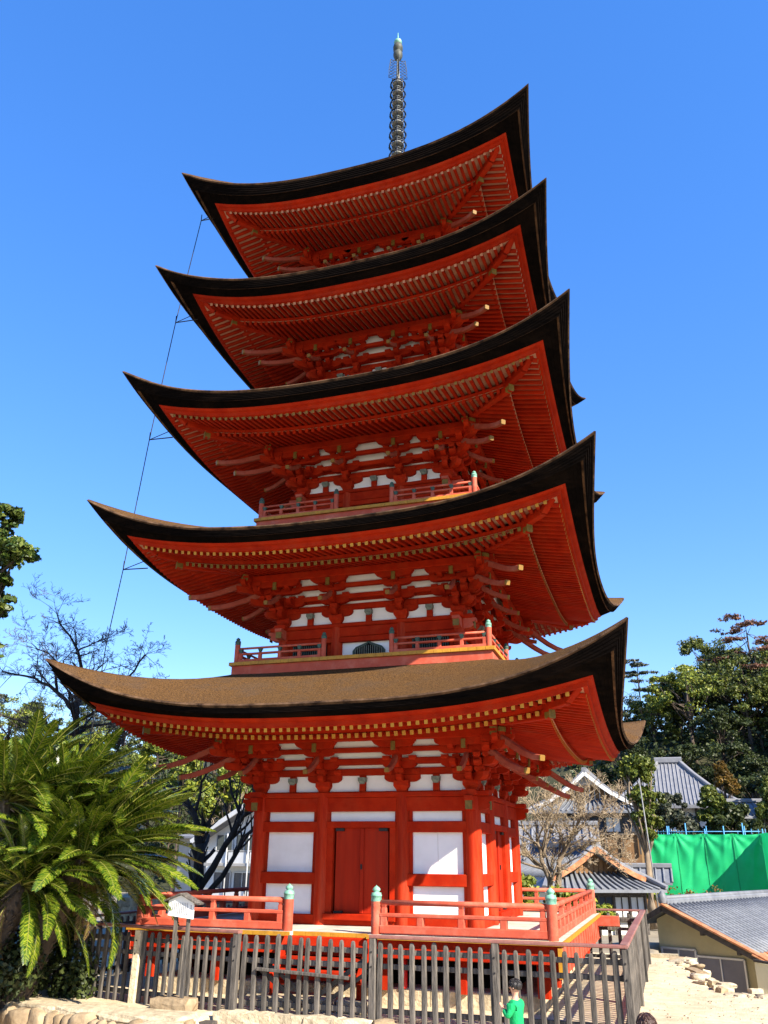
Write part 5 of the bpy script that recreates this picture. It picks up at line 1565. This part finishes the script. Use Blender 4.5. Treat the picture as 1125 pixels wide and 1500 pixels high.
# --- tiled house with gable behind the deck
def irimoya(name, label, apex, r, half, ridge_len, drop, skirt, floor, gable_mat, tri_mat, tile, base, sag=.12, gable_in=.25, nwin=6, group=None, wallm=HWHITE, eave_ext=.45):
    o, r, a = frame_axes((apex[0], apex[1], 0), r)
    az = apex[2]
    def q(u, v, z): return o + a * u + r * v + Z_ * (az + z)
    t = thing(name, label, 'house', (o.x, o.y, base), group)
    rf = MB()
    for s_ in (-1, 1):
        A = (q(s_ * half, -.3, -drop), q(s_ * half, ridge_len, -drop), q(0, -.3, 0), q(0, ridge_len, 0))
        if s_ > 0: slope(rf, *A, t=.10, sag=sag)
        else: slope(rf, A[1], A[0], A[3], A[2], t=.10, sag=sag)
    # skirt roof under the gable
    e = half + eave_ext; sz = -drop - skirt * .36
    slope(rf, q(-e, -skirt, sz), q(e, -skirt, sz), q(-half * .80, .35, -drop * .78), q(half * .80, .35, -drop * .78), t=.10, sag=.06)
    # side eaves below main slopes
    for s_ in (-1, 1):
        A = (q(s_ * e, -skirt, sz), q(s_ * e, ridge_len, sz), q(s_ * half * .98, -.25, -drop + .03), q(s_ * half * .98, ridge_len, -drop + .03))
        if s_ > 0: slope(rf, *A, t=.10)
        else: slope(rf, A[1], A[0], A[3], A[2], t=.10)
    ro = rf.build('roof', [tile], t)
    tb = MB()
    for s_ in (-1, 1):
        ribs(tb, q(s_ * half, 0, -drop + .03), q(s_ * half, ridge_len, -drop + .03), q(0, 0, .03), q(0, ridge_len, .03), .30, .05, sag)
    ribs(tb, q(-e, -skirt, sz + .02), q(e, -skirt, sz + .02), q(-half * .80, .3, -drop * .78 + .02), q(half * .80, .3, -drop * .78 + .02), .28, .045, .06)
    tb.build('roof_tiles', [tile], ro, kind='stuff')
    mb = MB(); mb.beam(q(0, -.38, .12), q(0, ridge_len, .12), .26, .26, ch=.04); mb.build('ridge', [TILEP], ro)
    for s_ in (-1, 1):
        mb = MB()
        P = [q(s_ * half * f, -.28, -drop * f - sag * sin(pi * f) + .09) for f in (0, .25, .5, .75, 1.0)]
        for p0, p1 in zip(P, P[1:]): mb.beam(p0, p1, .24, .12, ch=.02)
        mb.beam(q(s_ * half * .98, -.25, -drop + .10), q(s_ * e, -skirt, sz + .08), .2, .14, ch=.03)
        mb.build('descending_ridge', [TILEP], ro)
        mb = MB()
        P = [q(s_ * half * f, -.40, -drop * f - sag * sin(pi * f) - .06) for f in (0, .25, .5, .75, .97)]
        for p0, p1 in zip(P, P[1:]): mb.beam(p0, p1, .05, .18, ch=.006)
        mb.build('bargeboard', [gable_mat[1]], ro)
    mb = MB(); g_ = .9
    mb.prism([(-half * g_, -drop * .86), (half * g_, -drop * .86), (0, -.12)], q(0, gable_in, 0), a, Z_, r, .08); gw = mb.build('gable_wall', [tri_mat], t)
    nb = 15
    for i in range(nb):
        u = -half * .72 + half * 1.44 * i / (nb - 1); top = -.22 - drop * abs(u) / half
        if top - (-drop * .84) < .08: continue
        mb = MB(); mb.beam(q(u, gable_in - .055, -drop * .84), q(u, gable_in - .055, min(top, -drop * .38)), half * .085, .03, up=r, ch=.005); mb.build('gable_board', [gable_mat[0]], gw)
    # walls with a run of windows
    wz = sz - .12
    mb = MB(); c0 = q(0, ridge_len / 2 + .1, 0); 
    mb.prism([(-half * .98, base - az), (half * .98, base - az), (half * .98, wz + .1), (-half * .98, wz + .1)], q(0, ridge_len / 2 - .1, 0), a, Z_, r, ridge_len); mb.build('wall', [wallm], t)
    mb = MB(); mb.beam(q(-half, -.22, wz - .02), q(half, -.22, wz - .02), .10, .16, ch=.01); mb.beam(q(-half, -.22, wz - .95), q(half, -.22, wz - .95), .08, .09, ch=.01)
    for i in range(nwin + 1):
        u = lerp(-half * .97, half * .97, i / nwin); mb.beam(q(u, -.21, wz - 1.9), q(u, -.21, wz), .08, .08, up=r, ch=.01)
    mb.build('timber_frame', [WOODD], t)
    for i in range(nwin):
        u = lerp(-half * .97, half * .97, (i + .5) / nwin)
        window(t, q(u, -.14, wz - .50), half * 1.75 / nwin, .72, a, -r, 2, WOODD, HWHITE if (i % 3 and wallm is HWHITE) or i % 3 == 1 else GLASS)
    return t
irimoya('tiled_house', 'grey tiled house with brown boarded gable and white panelled windows right behind the deck', (2.75, 17.0, 1.60), (-.50, .866), 2.0, 8.5, 1.12, 1.0, -2.0, (BROWNW, COPPER), BROWNW, TILE, -2.0)
irimoya('gabled_house', 'tiled house higher up with white plaster gable above brown slats, above the pale bare tree', (1.85, 28, 5.35), (.02, 1), 2.5, 7, 1.62, .9, 1.6, (BROWNW, HWHITE), HWHITE, TILE, -1.5, sag=.18, wallm=BROWNW)
# roofs between them
def plain_house(name, label, c, rz, L, Wd, hw, rise, base, tile=TILEP, wallm=HGREY, over=.5):
    t = thing(name, label, 'house', (c[0], c[1], base))
    R = Matrix.Rotation(rz, 3, 'Z'); C = Vector((c[0], c[1], 0))
    def q(x, y, z): return C + R @ Vector((x, y, 0)) + Z_ * z
    mb = MB(); mb.prism([(-Wd / 2, base), (Wd / 2, base), (Wd / 2, hw), (0, hw + rise * .9), (-Wd / 2, hw)], q(0, 0, 0), R @ Vector((0, 1, 0)), Z_, R @ Vector((1, 0, 0)), L); w_ = mb.build('wall', [wallm], t)
    rf = MB(); e = Wd / 2 + over; dz = rise * over / (Wd / 2)
    A = (q(-L / 2 - .4, -e, hw - dz), q(L / 2 + .4, -e, hw - dz), q(-L / 2 - .4, 0, hw + rise), q(L / 2 + .4, 0, hw + rise))
    B = (q(L / 2 + .4, e, hw - dz), q(-L / 2 - .4, e, hw - dz), q(L / 2 + .4, 0, hw + rise), q(-L / 2 - .4, 0, hw + rise))
    slope(rf, *A, t=.09); slope(rf, *B, t=.09)
    ro = rf.build('roof', [tile], t)
    tb = MB(); ribs(tb, *[p + Z_ * .02 for p in A], .32, .05); tb.build('roof_tiles', [tile], ro, kind='stuff')
    mb = MB(); mb.beam(q(-L / 2 - .45, 0, hw + rise + .1), q(L / 2 + .45, 0, hw + rise + .1), .25, .22, ch=.04); mb.build('ridge', [TILEP], ro)
    return t, q
t, q = plain_house('low_house', 'low house with pale tiled roof between the two gabled houses', (-.6, 23.5), .10, 5.5, 4.2, 1.35, 1.25, -1.5)
t, q = plain_house('small_house', 'small brown walled shed with grey roof left of the green sheeting', (4.55, 26, ), .0, 1.3, 1.6, .35, .45, -1.5, TILE, BROWNW, .3)
t, q = plain_house('white_house', 'small white house with grey roof among dark trees at the right', (10.15, 36), .2, 1.3, 1.5, 3.75, .5, -1.5, TILEP, HWHITE)
window(t, q(0, -.77, 3.2), .6, .7, Matrix.Rotation(.2, 3, 'Z') @ Vector((1, 0, 0)), Matrix.Rotation(.2, 3, 'Z') @ Vector((0, -1, 0)))
# --- temple hall with wide hipped roof
tp = thing('temple_hall', 'temple hall with broad silver grey hipped roof rising among the trees', 'temple', (6.3, 44, 0))
rf = MB(); tb = MB()
rx0, rx1, ry, rz_ = 5.55, 6.95, 44.0, 7.35
E_ = [(2.3, 39.5), (10.2, 39.5), (10.2, 48.5), (2.3, 48.5)]
zE = 4.35
def hip(pa, pb, ra, rb, ribbed):
    rows = []
    for i in range(9):
        f = i / 8; zf = zE + (rz_ - zE) * (f * .62 + .38 * f * f)
        A = Vector((lerp(pa[0], ra[0], f), lerp(pa[1], ra[1], f), zf)); B = Vector((lerp(pb[0], rb[0], f), lerp(pb[1], rb[1], f), zf))
        rows.append((A, B))
    rf.strip([[A, B] for A, B in rows], 0, False)
    rf.strip([[rows[0][1], rows[0][0]], [rows[0][1] - Z_ * .2, rows[0][0] - Z_ * .2]], 0, False)
    n = int((rows[0][1] - rows[0][0]).length / .24)
    for j in range(n + 1):
        pts = []
        x = lerp(0, 1, j / n)
        p = rows[0][0].lerp(rows[0][1], x)
        d = (rows[0][1] - rows[0][0]).normalized()
        for A, B in rows:
            # straight up the slope: keep position along the eave direction
            L0 = (A - rows[0][0]).dot(d); L1 = (B - rows[0][0]).dot(d); s = (p - rows[0][0]).dot(d)
            if s < L0 - .02 or s > L1 + .02: break
            pts.append(A.lerp(B, (s - L0) / max(L1 - L0, 1e-4)) + Z_ * .03)
        if len(pts) > 1: tb.tube(pts, .04, 5)
RA, RB = (rx0, ry), (rx1, ry)
hip(E_[0], E_[1], RA, RB, 1); hip(E_[1], E_[2], RB, RB, 1); hip(E_[2], E_[3], RB, RA, 0); hip(E_[3], E_[0], RA, RA, 1)
ro = rf.build('roof', [TILEP], tp); tb.build('roof_tiles', [TILEP], ro, kind='stuff')
mb = MB(); mb.beam((rx0 - .2, ry, rz_ + .15), (rx1 + .2, ry, rz_ + .15), .4, .4, ch=.06); mb.build('ridge', [TILEP], ro)
for e_, rr_ in zip(E_, (RA, RB, RB, RA)):
    mb = MB()
    P = [Vector((lerp(e_[0], rr_[0], f), lerp(e_[1], rr_[1], f), zE + (rz_ - zE) * (f * .62 + .38 * f * f) + .1)) for f in (0, .25, .5, .75, 1)]
    for p0, p1 in zip(P, P[1:]): mb.beam(p0, p1, .26, .22, ch=.04)
    mb.build('hip_ridge', [TILEP], ro)
mb = MB(); mb.box((6.25, 44, 1.4), (6.2, 7.2, 6.0)); mb.build('wall', [HWHITE], tp)
mb = MB()
for x in np.linspace(3.2, 9.3, 8): mb.beam((x, 40.36, -1), (x, 40.36, 4.3), .18, .12, up=(0, 1, 0), ch=.02)
mb.build('timber_frame', [WOODD], tp)
# --- green construction sheeting on blue scaffold pipes
GREEN = mat('green_sheet', (.012, .50, .18), (.010, .44, .15), scale=2, rough=.6, bump=.25, bscale=3, transl=.3)
GREEND = mat('green_seam', (.008, .34, .12), (.007, .28, .09), rough=.7)
BLUE = mat('blue_pipe', (.10, .33, .60), (.08, .27, .5), rough=.4)
sc = thing('construction_sheeting', 'bright green construction sheet stretched on blue scaffold pipes behind the olive house', 'sheeting', (8, 30, -1.4))
rngs = random.Random(4)
def wrinkle(x, z):
    s = .05 * sin(x * 1.9 + .5 * z) + .016 * sin(5.1 * (x + .35 * z)) + .012 * sin(11 * (x * .8 - .6 * z) + 2 * sin(x))
    f = x - math.floor(x / 1.45) * 1.45
    s += .05 * math.exp(-((f - .72 - .18 * z) / .12) ** 2) * sin(z * 1.2 + x)
    for t_ in range(6):
        dx, dz = x - (4.68 + 1.37 * t_), z - 2.42
        rr0 = math.hypot(dx, dz) + .05
        s += .05 * sin(9 * math.atan2(dx, -dz) + t_) * math.exp(-rr0 / 1.3) * min(1, rr0 / .3)
    return s
rows = []
for i in range(40):
    z = lerp(-1.4, 2.42, i / 39)
    row = []
    for j in range(150):
        x = lerp(4.68, 10.15, j / 149); sagz = -.05 * sin(pi * ((x - 4.68) % 1.37) / 1.37) * (i / 39) ** 6
        row.append((x, 30 + wrinkle(x, z) + .02 * (x - 4.68), z + sagz))
    rows.append(row)
mb = MB(); mb.strip(rows, 0, True); mb.build('sheet', [GREEN], sc)
rows = []
for i in range(30):
    z = lerp(-1.4, 2.44, i / 29)
    rows.append([(10.15 + j * .034 + .4 * wrinkle(j * .3, z) * min(1, j / 4), 30.1 + wrinkle(10.15, z) * max(0, 1 - j / 5) - j * .125, z) for j in range(60)])
mb = MB(); mb.strip(rows, 0, True); mb.build('sheet', [GREEN], sc)
mb = MB()
for xs_ in (4.70, 6.05, 7.42, 8.79):
    for i in range(18):
        z0_, z1_ = lerp(-1.4, 2.4, i / 18), lerp(-1.4, 2.4, (i + 1) / 18)
        mb.beam((xs_, 29.985 + wrinkle(xs_, z0_) + .02 * (xs_ - 4.68), z0_), (xs_, 29.985 + wrinkle(xs_, z1_) + .02 * (xs_ - 4.68), z1_), .05, .015, up=(0, 1, 0), ch=.003)
mb.build('seam', [GREEND], sc)
pp = MB()
for i in range(9):
    x = 4.72 + i * .685 * 1.35
    pp.tube([(x, 30.45, -1.4), (x, 30.45, 2.66 + .14 * (i % 3))], .034, 6)
    if i % 2: pp.tube([(x + .09, 30.5, 1.4), (x + .09, 30.5, 2.8)], .024, 6)
for z in (2.30, 2.52): pp.tube([(4.66, 30.46, z), (10.2, 30.5, z + .02)], .022, 6)
for i in range(26):
    x = 4.8 + i * .13 if i < 13 else 4.8 + i * .33
    pp.tube([(x, 30.5, 2.3), (x, 30.5, 2.55 + rngs.uniform(0, .12))], .014, 5)
pp.build('scaffold_pipes', [BLUE], sc)
# --- apartment building at the left
ap = thing('apartment_building', 'two storey apartment building with white balconies and shallow gable roof behind the forked black tree', 'building', (-16, 23, -1.4))
AX = Vector((.96, -.28, 0)).normalized(); AN = Vector((-.28, -.96, 0)).normalized()      # along the gable front, outward
A0 = Vector((-17.4, 23.2, 0))
def aq(u, n, z): return A0 + AX * u + AN * n + Z_ * z
mb = MB(); mb.prism([(0, -1.4), (6.6, -1.4), (6.6, 2.75), (3.9, 3.75), (0, 2.0)], aq(0, -4, 0), AX, Z_, AN, 8); mb.build('wall', [HWHITE], ap)
mb = MB(); mb.prism([(-2.9, -1.4), (0, -1.4), (0, 2.15), (-2.9, 2.15)], aq(0, -3.0, 0), AX, Z_, AN, 4.6); mb.build('side_wall', [HGREY], ap)
mb = MB()
slope(mb, aq(-.55, .7, 1.86), aq(-.55, -8.4, 1.86), aq(3.9, .7, 3.95), aq(3.9, -8.4, 3.95), .14)
slope(mb, aq(7.2, -8.4, 2.7), aq(7.2, .7, 2.7), aq(3.9, -8.4, 3.951), aq(3.9, .7, 3.951), .14)
slope(mb, aq(-3.3, -.2, 2.1), aq(.1, -.2, 2.1), aq(-3.3, -5.4, 2.75), aq(.1, -5.4, 2.75), .10)
ro = mb.build('roof', [TILEP], ap)
mb = MB(); mb.beam(aq(-.55, .72, 1.80), aq(3.9, .72, 3.88), .05, .24, ch=.01); mb.beam(aq(3.9, .72, 3.88), aq(7.2, .72, 2.64), .05, .24, ch=.01); mb.build('bargeboard', [HWHITE], ro)
for fl_, z in enumerate((-.95, .82)):
    for i, u in enumerate((.75, 2.15, 3.6, 5.05)):
        window(ap, aq(u + .5, .02, z + .72), 1.15, 1.25, AX, AN, 2)
        mb = MB(); mb.prism([(0, 0), (1.22, 0), (1.22, .50), (0, .50)], aq(u - .08, .55, z + .0), AX, Z_, AN, .05); mb.build('balcony_panel', [HWHITE if (i + fl_) % 2 else SHUTW] if False else [HWHITE], ap)
    mb = MB(); mb.beam(aq(.4, .30, z - .08), aq(6.5, .30, z - .08), .62, .14, ch=.01); mb.beam(aq(.4, .56, z + .56), aq(6.5, .56, z + .56), .05, .06, ch=.006); mb.build('balcony', [HGREY], ap)
mb = MB()
for u in (1.98, 3.45, 4.9): mb.tube([aq(u, .62, -1.4), aq(u, .62, 2.2)], .035, 6)
mb.build('downpipes', [ALU], ap)
window(ap, aq(-1.4, -.68, 1.0), 1.1, .9, AX, AN, 2)
# low garden wall and shed seen below the railing at the left
mb = MB()
gw_ = thing('garden_wall', 'rough pale garden wall behind the railing at the foot of the black tree', 'wall', (-9, 9.5, -1.2))
i = 2000
for row in range(3):
    x = -13.5 + .2 * row
    while x < -4.0:
        w_ = random.uniform(.3, .6); mb = MB(); rock(mb, (x + w_ / 2, 9.5, -.95 + row * .29), (w_, .35, .30), i, .3); mb.build('stone', [STONEB], gw_); x += w_; i += 1
# ------------------------------------------------------------------ people
SKIN = mat('skin', (.55, .30, .20), (.48, .25, .17), scale=8, rough=.5)
JGREEN = mat('green_fleece', (.008, .36, .115), (.006, .27, .085), scale=14, rough=.95, bump=.5, bscale=40)
JNAVY = mat('navy_coat', (.025, .03, .06), (.018, .02, .04), scale=14, rough=.9, bump=.4)
TROU = mat('dark_trousers', (.035, .037, .05), (.025, .025, .035), scale=10, rough=.9)
SHOE = mat('white_shoe', (.5, .5, .5), (.4, .4, .4), rough=.6)
HBLACK = mat('black_hair', (.020, .017, .016), (.012, .010, .010), scale=20, rough=.38, stretch=(3, 3, .4), bump=.5)
HBROWN = mat('brown_hair', (.055, .026, .018), (.032, .015, .011), scale=20, rough=.35, stretch=(3, 3, .4), bump=.5)
def skin_obj(name, parent, chains, m, sub=2):
    """chains: list of [(pos, radius), ...]; later chains may start at an index (ci, vi) of an earlier one"""
    V, E, R = [], [], []
    index = {}
    for ci, ch in enumerate(chains):
        prev = None
        for vi, node in enumerate(ch):
            if isinstance(node[0], int):
                prev = index[node]; continue
            V.append(node[0]); R.append(node[1]); index[(ci, vi)] = len(V) - 1
            if prev is not None: E.append((prev, len(V) - 1))
            prev = len(V) - 1
    me = bpy.data.meshes.new(name); me.from_pydata(V, E, [])
    me.materials.append(m)
    o = put(name, me, parent)
    sk = o.modifiers.new('skin', 'SKIN'); sk.use_smooth_shade = True
    for v, r_ in zip(me.skin_vertices[0].data, R):
        v.radius = (r_, r_) if not isinstance(r_, tuple) else r_
    me.skin_vertices[0].data[0].use_root = True
    ss = o.modifiers.new('sub', 'SUBSURF'); ss.levels = sub; ss.render_levels = sub
    return o
def person(label, loc, rz, H, jacket, hair, arms, longhair=False):
    """local frame: +X forward, +Y left, Z up"""
    t = thing('person', label, 'person', loc, None, rz)
    k = H / 1.30
    def p(x, y, z): return (x * k, y * k, z * k)
    hz = 1.155
    body = [[(p(0, 0, .62), .088 * k), (p(.0, 0, .74), .08 * k), (p(.005, 0, .88), .088 * k), (p(-.005, 0, .98), .075 * k), (p(0, 0, 1.05), .042 * k), (p(.005, 0, 1.10), .052 * k), (p(.008, 0, hz + .01), (.088 * k, .080 * k)), (p(.0, 0, 1.235), (.078 * k, .070 * k)), (p(-.004, 0, 1.28), .035 * k)]]
    for s_ in (-1, 1):
        body.append([(0, 0), (p(.005, s_ * .065, .58), .075 * k), (p(.01, s_ * .07, .34), .05 * k), (p(.0, s_ * .07, .30), .048 * k), (p(-.015, s_ * .07, .10), .036 * k), (p(-.01, s_ * .07, .045), .033 * k), (p(.09, s_ * .075, .025), .026 * k)])
    ends = []
    for s_ in (-1, 1):
        el, wr = arms[0 if s_ > 0 else 1]
        sh = (-.005, s_ * .118, .965)
        el = (el[0], s_ * el[1], el[2]); wr = (wr[0], s_ * wr[1], wr[2])
        body.append([(0, 3), (p(*sh), .045 * k), (p(*[(a + b_) / 2 for a, b_ in zip(sh, el)]), .037 * k), (p(*el), .032 * k), (p(*[(a + b_) / 2 for a, b_ in zip(el, wr)]), .028 * k), (p(*wr), .021 * k)])
        ci = len(body) - 1
        d = Vector(wr) - Vector(el); d.normalize()
        sd = Vector((0, s_, 0)) - d * Vector((0, s_, 0)).dot(d)
        sd = sd.normalized() if sd.length > .05 else Vector((1, 0, 0))
        cu = d.cross(sd)
        palm = Vector(wr) + d * .035
        body.append([(ci, 5), (p(*palm), (.024 * k, .014 * k))]); cj = len(body) - 1
        for f_, (off, ln) in enumerate(((-.018, .036), (-.006, .042), (.006, .039), (.017, .030))):
            b0 = palm + d * .022 + sd * off; b1 = b0 + d * ln * .55 + cu * .004; b2 = b1 + d * ln * .35 + cu * .014
            body.append([(cj, 1), (p(*b0), .0075 * k), (p(*b1), .007 * k), (p(*b2), .006 * k)])
        th0 = palm - d * .01 - sd * .022; th1 = th0 + d * .022 - sd * .014 + cu * .006; th2 = th1 + d * .016 - sd * .002 + cu * .006
        body.append([(cj, 1), (p(*th0), .009 * k), (p(*th1), .0085 * k), (p(*th2), .007 * k)])
    b = skin_obj('body', t, body, SKIN, 2)
    # jacket shell
    jk = [[(p(0, 0, .60), (.112 * k, .125 * k)), (p(0, 0, .74), (.112 * k, .125 * k)), (p(.002, 0, .88), (.112 * k, .128 * k)), (p(-.003, 0, .985), (.088 * k, .100 * k)), (p(0, 0, 1.035), .062 * k)]]
    for s_ in (-1, 1):
        el, wr = arms[0 if s_ > 0 else 1]
        sh = (-.005, s_ * .12, .965); el = (el[0], s_ * el[1], el[2]); wr = (wr[0], s_ * wr[1], wr[2]); wr = tuple(lerp(a, b_, .9) for a, b_ in zip(el, wr))
        jk.append([(0, 3), (p(*sh), .062 * k), (p(*[(a + b_) / 2 for a, b_ in zip(sh, el)]), .056 * k), (p(*el), .053 * k), (p(*[(a + b_) / 2 for a, b_ in zip(el, wr)]), .047 * k), (p(*wr), .040 * k)])
    skin_obj('jacket', t, jk, jacket, 2)
    tr = [[(p(0, 0, .66), .100 * k), (p(0, 0, .60), .098 * k)]]
    for s_ in (-1, 1):
        tr.append([(0, 1), (p(.005, s_ * .066, .54), .083 * k), (p(.01, s_ * .07, .32), .064 * k), (p(-.012, s_ * .07, .08), .055 * k)])
    skin_obj('trousers', t, tr, TROU, 1)
    for s_ in (-1, 1):
        mb = MB(); mb.tube([p(-.055, s_ * .073, .035), p(-.03, s_ * .073, .045), p(.03, s_ * .075, .042), p(.10, s_ * .078, .030), p(.125, s_ * .078, .025)], [.02 * k, .040 * k, .042 * k, .035 * k, .012 * k], 10); mb.build('shoe', [SHOE], t) if False else put('shoe', mb.mesh('shoe', [SHOE]), t)
    # face details
    def loc_part(nm, mb, m): return put(nm, mb.mesh(nm, [m]), t)
    mb = MB(); mb.tube([p(.082, 0, hz + .035), p(.098, 0, hz + .005), p(.088, 0, hz - .006)], [.008 * k, .013 * k, .008 * k], 8); loc_part('nose', mb, SKIN)
    for s_ in (-1, 1):
        mb = MB(); mb.tube([p(-.005, s_ * .076, hz + .035), p(-.012, s_ * .087, hz + .015), p(-.005, s_ * .080, hz - .018)], [.008 * k, .014 * k, .009 * k], 8); loc_part('ear', mb, SKIN)
        mb = MB(); mb.lathe([(0, -.010 * k), (.011 * k, -.003 * k), (.011 * k, .003 * k), (0, .009 * k)], p(.081, s_ * .032, hz + .028), 8); loc_part('eye', mb, HBLACK)
    mb = MB(); mb.beam(p(.083, -.024, hz - .036), p(.083, .024, hz - .036), .01 * k, .010 * k, ch=.002); loc_part('mouth', mb, COPPER)
    # hair: rough cap of strands over crown, sides and back
    rnd = random.Random(int(H * 1000)); mb = MB(); rows = []
    nA, nB = 28, 12
    for i in range(nB + 1):
        ph = (i / nB)
        row = []
        for j in range(nA):
            a_ = 2 * pi * j / nA
            front = max(0, cos(a_))
            low = lerp(1.95 if not longhair else 2.35, 1.10, front ** .7) + .10 * sin(a_ * 5 + 1) * (1 - .4 * front)
            th_ = ph * low
            rr_ = .098 * k * (1 + .035 * sin(a_ * 9 + th_ * 3) + rnd.uniform(-.02, .03))
            row.append((rr_ * sin(th_) * cos(a_) * 1.03 - .004 * k, rr_ * .95 * sin(th_) * sin(a_), (hz + .035) * k + rr_ * cos(th_) * 1.02))
        rows.append(row)
    mb.strip(rows, 0, True, True)
    for j in range(60):
        a_ = rnd.uniform(0, 6.28); th0 = rnd.uniform(.1, 1.3); q0 = .098 * k
        def hq(th_, q_): return (q_ * sin(th_) * cos(a_) - .004 * k, q_ * .95 * sin(th_) * sin(a_), (hz + .035) * k + q_ * cos(th_) * 1.02)
        lim = 1.15 if cos(a_) > .3 else 1.9
        mb.tube([hq(th0, q0), hq(min(lim, th0 + .3), q0 * 1.04), hq(min(lim, th0 + .55), q0 * 1.05)], [.010 * k, .010 * k, .003 * k], 5)
    loc_part('hair', mb, hair)
    return t
person('child in a bright green fleece with short black hair walking past the picket fence', (3.52, -6.3, -1.32), radians(163), 1.09, JGREEN, HBLACK, (((.05, .17, .80), (.16, .12, .90)), ((.06, .16, .79), (.17, .10, .88))))
person('person with dark brown hair, only the top of the head showing at bottom right', (5.2, -9.1, -1.32), radians(80), 1.20, JNAVY, HBROWN, (((.0, .165, .76), (.06, .16, .58)), ((.0, .165, .76), (.06, .16, .58))), True)
